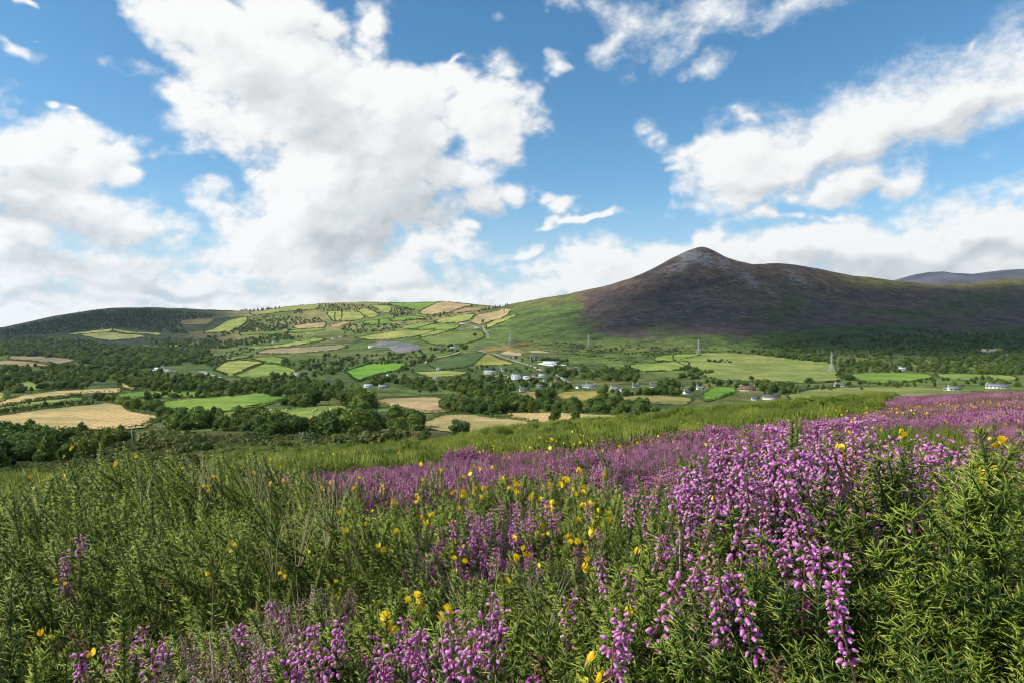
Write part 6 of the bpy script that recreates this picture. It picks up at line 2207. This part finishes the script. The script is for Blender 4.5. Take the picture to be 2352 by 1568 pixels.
notH = lambda px, y: ~((y > HY0(px)) & (y < HY1(px))) | ((fbm(np.column_stack([(px - CX) / F * y, y]) / np.maximum(1.0, y * .12)[:, None] + 3, 3) > .73) & (rng.uniform(0, 1, len(px)) < .45))
BP, BR, BS, BI = [], [], [], []
for n, y0, y1, far in ((6500, 3.0, 9.0, 0), (5200, 8, 22, 1), (6500, 20, 62, 1), (5000, 60, 110, 1)):
    x, y, px = field_of(n, y0, y1, notH, -160, 2520 if y0 < 50 else 900)
    z = ground_z(x, y)
    k = rng.integers(0, 4, len(x)) if far else 4 + rng.integers(0, 3, len(x))
    BP.append(np.column_stack([x, y, z - .03])); BI.append(k)
    BR.append(np.column_stack([rng.normal(0, .12, len(x)), rng.normal(-.12, .12, len(x)), rng.uniform(0, 6.28, len(x))]))
    lumps = .7 + .75 * fbm(np.column_stack([x, y]) / 1.7 + 12, 3)
    BS.append(rng.uniform(.65, 1.1, len(x)) * lumps * np.interp(y, [3, 8, 25, 60, 110], [.9, .85, 1.0, 1.35, 1.9]))
BP, BR, BS, BI = map(np.concatenate, (BP, BR, BS, BI))
xl, yl, pl = wedge(900, 26, 100, -200, 460)
scatter('mound_bushes', [bush_mesh('mound_bush', 560 + k, M_SCRUB, 600, 1.2, 1.4) for k in range(3)], np.column_stack([xl, yl, ground_z(xl, yl) - .1]), np.column_stack([np.zeros((len(xl), 2)), rng.uniform(0, 6.28, len(xl))]), rng.uniform(.5, 1.3, len(xl)), rng.integers(0, 3, len(xl)), 'low dark bushes below the gorse mound at left')
# rounder bushes break the line of the bank
x, y, px = field_of(2200, 17, 62, notH)
kk = fbm(np.column_stack([x, y]) / 5.0 + 44, 3) > .53
x, y = x[kk], y[kk]
scatter('bank_bushes', [bush_mesh('bank_bush', 540 + k, M_BANK, 700, 1.2, 1.3) for k in range(3)], np.column_stack([x, y, ground_z(x, y) - .08]), np.column_stack([np.zeros((len(x), 2)), rng.uniform(0, 6.28, len(x))]), rng.uniform(.22, .55, len(x)) * np.interp(y, [17, 60], [.7, 1.3]), rng.integers(0, 3, len(x)), 'round gorse bushes on the green bank')
scatter('gorse_bank', BANK + BANKN, BP, BR, BS, BI, 'green gorse and bracken bank behind the heather')

# yellow dots of gorse in bloom farther off
x, y, px = wedge(1500, 2.4, 16)
k = (rng.uniform(0, 1, len(x)) < np.where(notH(px, y), .40, .55)) & (fbm(np.column_stack([x, y]) / 1.2 + 71, 2) > .5)
x, y = x[k], y[k]
z = canopy(x, y) + rng.uniform(-.02, .06, len(x))
scatter('gorse_blossom', FLY, np.column_stack([x, y, z]), np.column_stack([rng.normal(.2, .5, (len(x), 2)), rng.uniform(0, 6.28, len(x))]), rng.uniform(.9, 1.5, len(x)) * np.interp(y, [2, 16], [1.0, 2.2]), rng.integers(0, 3, len(x)), 'small yellow gorse flowers dotted over the slope')

# straw coloured grass among the gorse, uncounted
def tuft(seed):
    r = np.random.default_rng(seed)
    b = MB()
    for k in range(9):
        a, ln = r.uniform(0, 6.28), r.uniform(.08, .17)
        e = np.array([math.cos(a), math.sin(a), 0]) * r.uniform(.02, .07)
        b.tube([e * .1, e * .45 + [0, 0, ln * .6], e + [0, 0, ln]], [.0007, .0006, .0002], 3, False)
    return b.mesh('grass_tuft', M_STRAW)


x, y, px = wedge(90, .85, 3.2, -300, 1900)
k = fbm(np.column_stack([x, y]) / .4 + 20, 2) > .5
x, y = x[k], y[k]
scatter('dry_grass', [tuft(910 + k) for k in range(4)], np.column_stack([x, y, canopy(x, y) - .11]), np.column_stack([rng.normal(0, .15, (len(x), 2)), rng.uniform(0, 6.28, len(x))]), rng.uniform(.8, 1.3, len(x)), rng.integers(0, 4, len(x)), 'dry straw coloured grass among the gorse')

# dry grass stalks
for j, (px, row, ln, lab) in enumerate([(1582, 1100, .17, 'tall dry grass stalk left of the pink drift'), (1715, 1075, .12, 'thin dry grass stalk inside the pink drift'), (1560, 1225, .10, 'short bent dry stalk under the pink drift'), (1010, 1430, .10, 'dry grass stalk at the bottom middle'), (480, 1450, .09, 'dry grass stalk at the bottom left')]):
    p = on_canopy(px, row + 120)
    y = p[1] * .98
    top = np.array([(px - CX) / F * y, y, (CY - row) / F * y])
    base = top + np.array([fr.uniform(-.01, .01), 0, -ln])
    midp = (top + base) / 2 + np.array([.006, 0, 0])
    b = MB().tube([np.zeros(3), midp - base, top - base], [.0007, .0006, .0003], 4)
    obj('grass_stalk', b.mesh('grass_stalk', M_STRAW), None, tuple(base), None, lab, 'grass', 'dry grass stalks')


# ------------------------------------------------------------------ the air of the valley: one closed box of thin haze
def haze():
    m = bpy.data.materials.new('haze')
    m.use_nodes = True
    nt = m.node_tree
    nt.nodes.clear()
    out = nt.nodes.new('ShaderNodeOutputMaterial')
    pv = nt.nodes.new('ShaderNodeVolumePrincipled')
    pv.inputs['Color'].default_value = (.72, .84, 1.0, 1)
    pv.inputs['Density'].default_value = 1.9e-5
    pv.inputs['Anisotropy'].default_value = .3
    nt.links.new(pv.outputs[0], out.inputs['Volume'])
    b = MB().box((0, 0, 370), (23600, 23600, 1120))
    obj('haze', b.mesh('haze', m), kind='stuff', label='thin bluish haze over the valley')


haze()
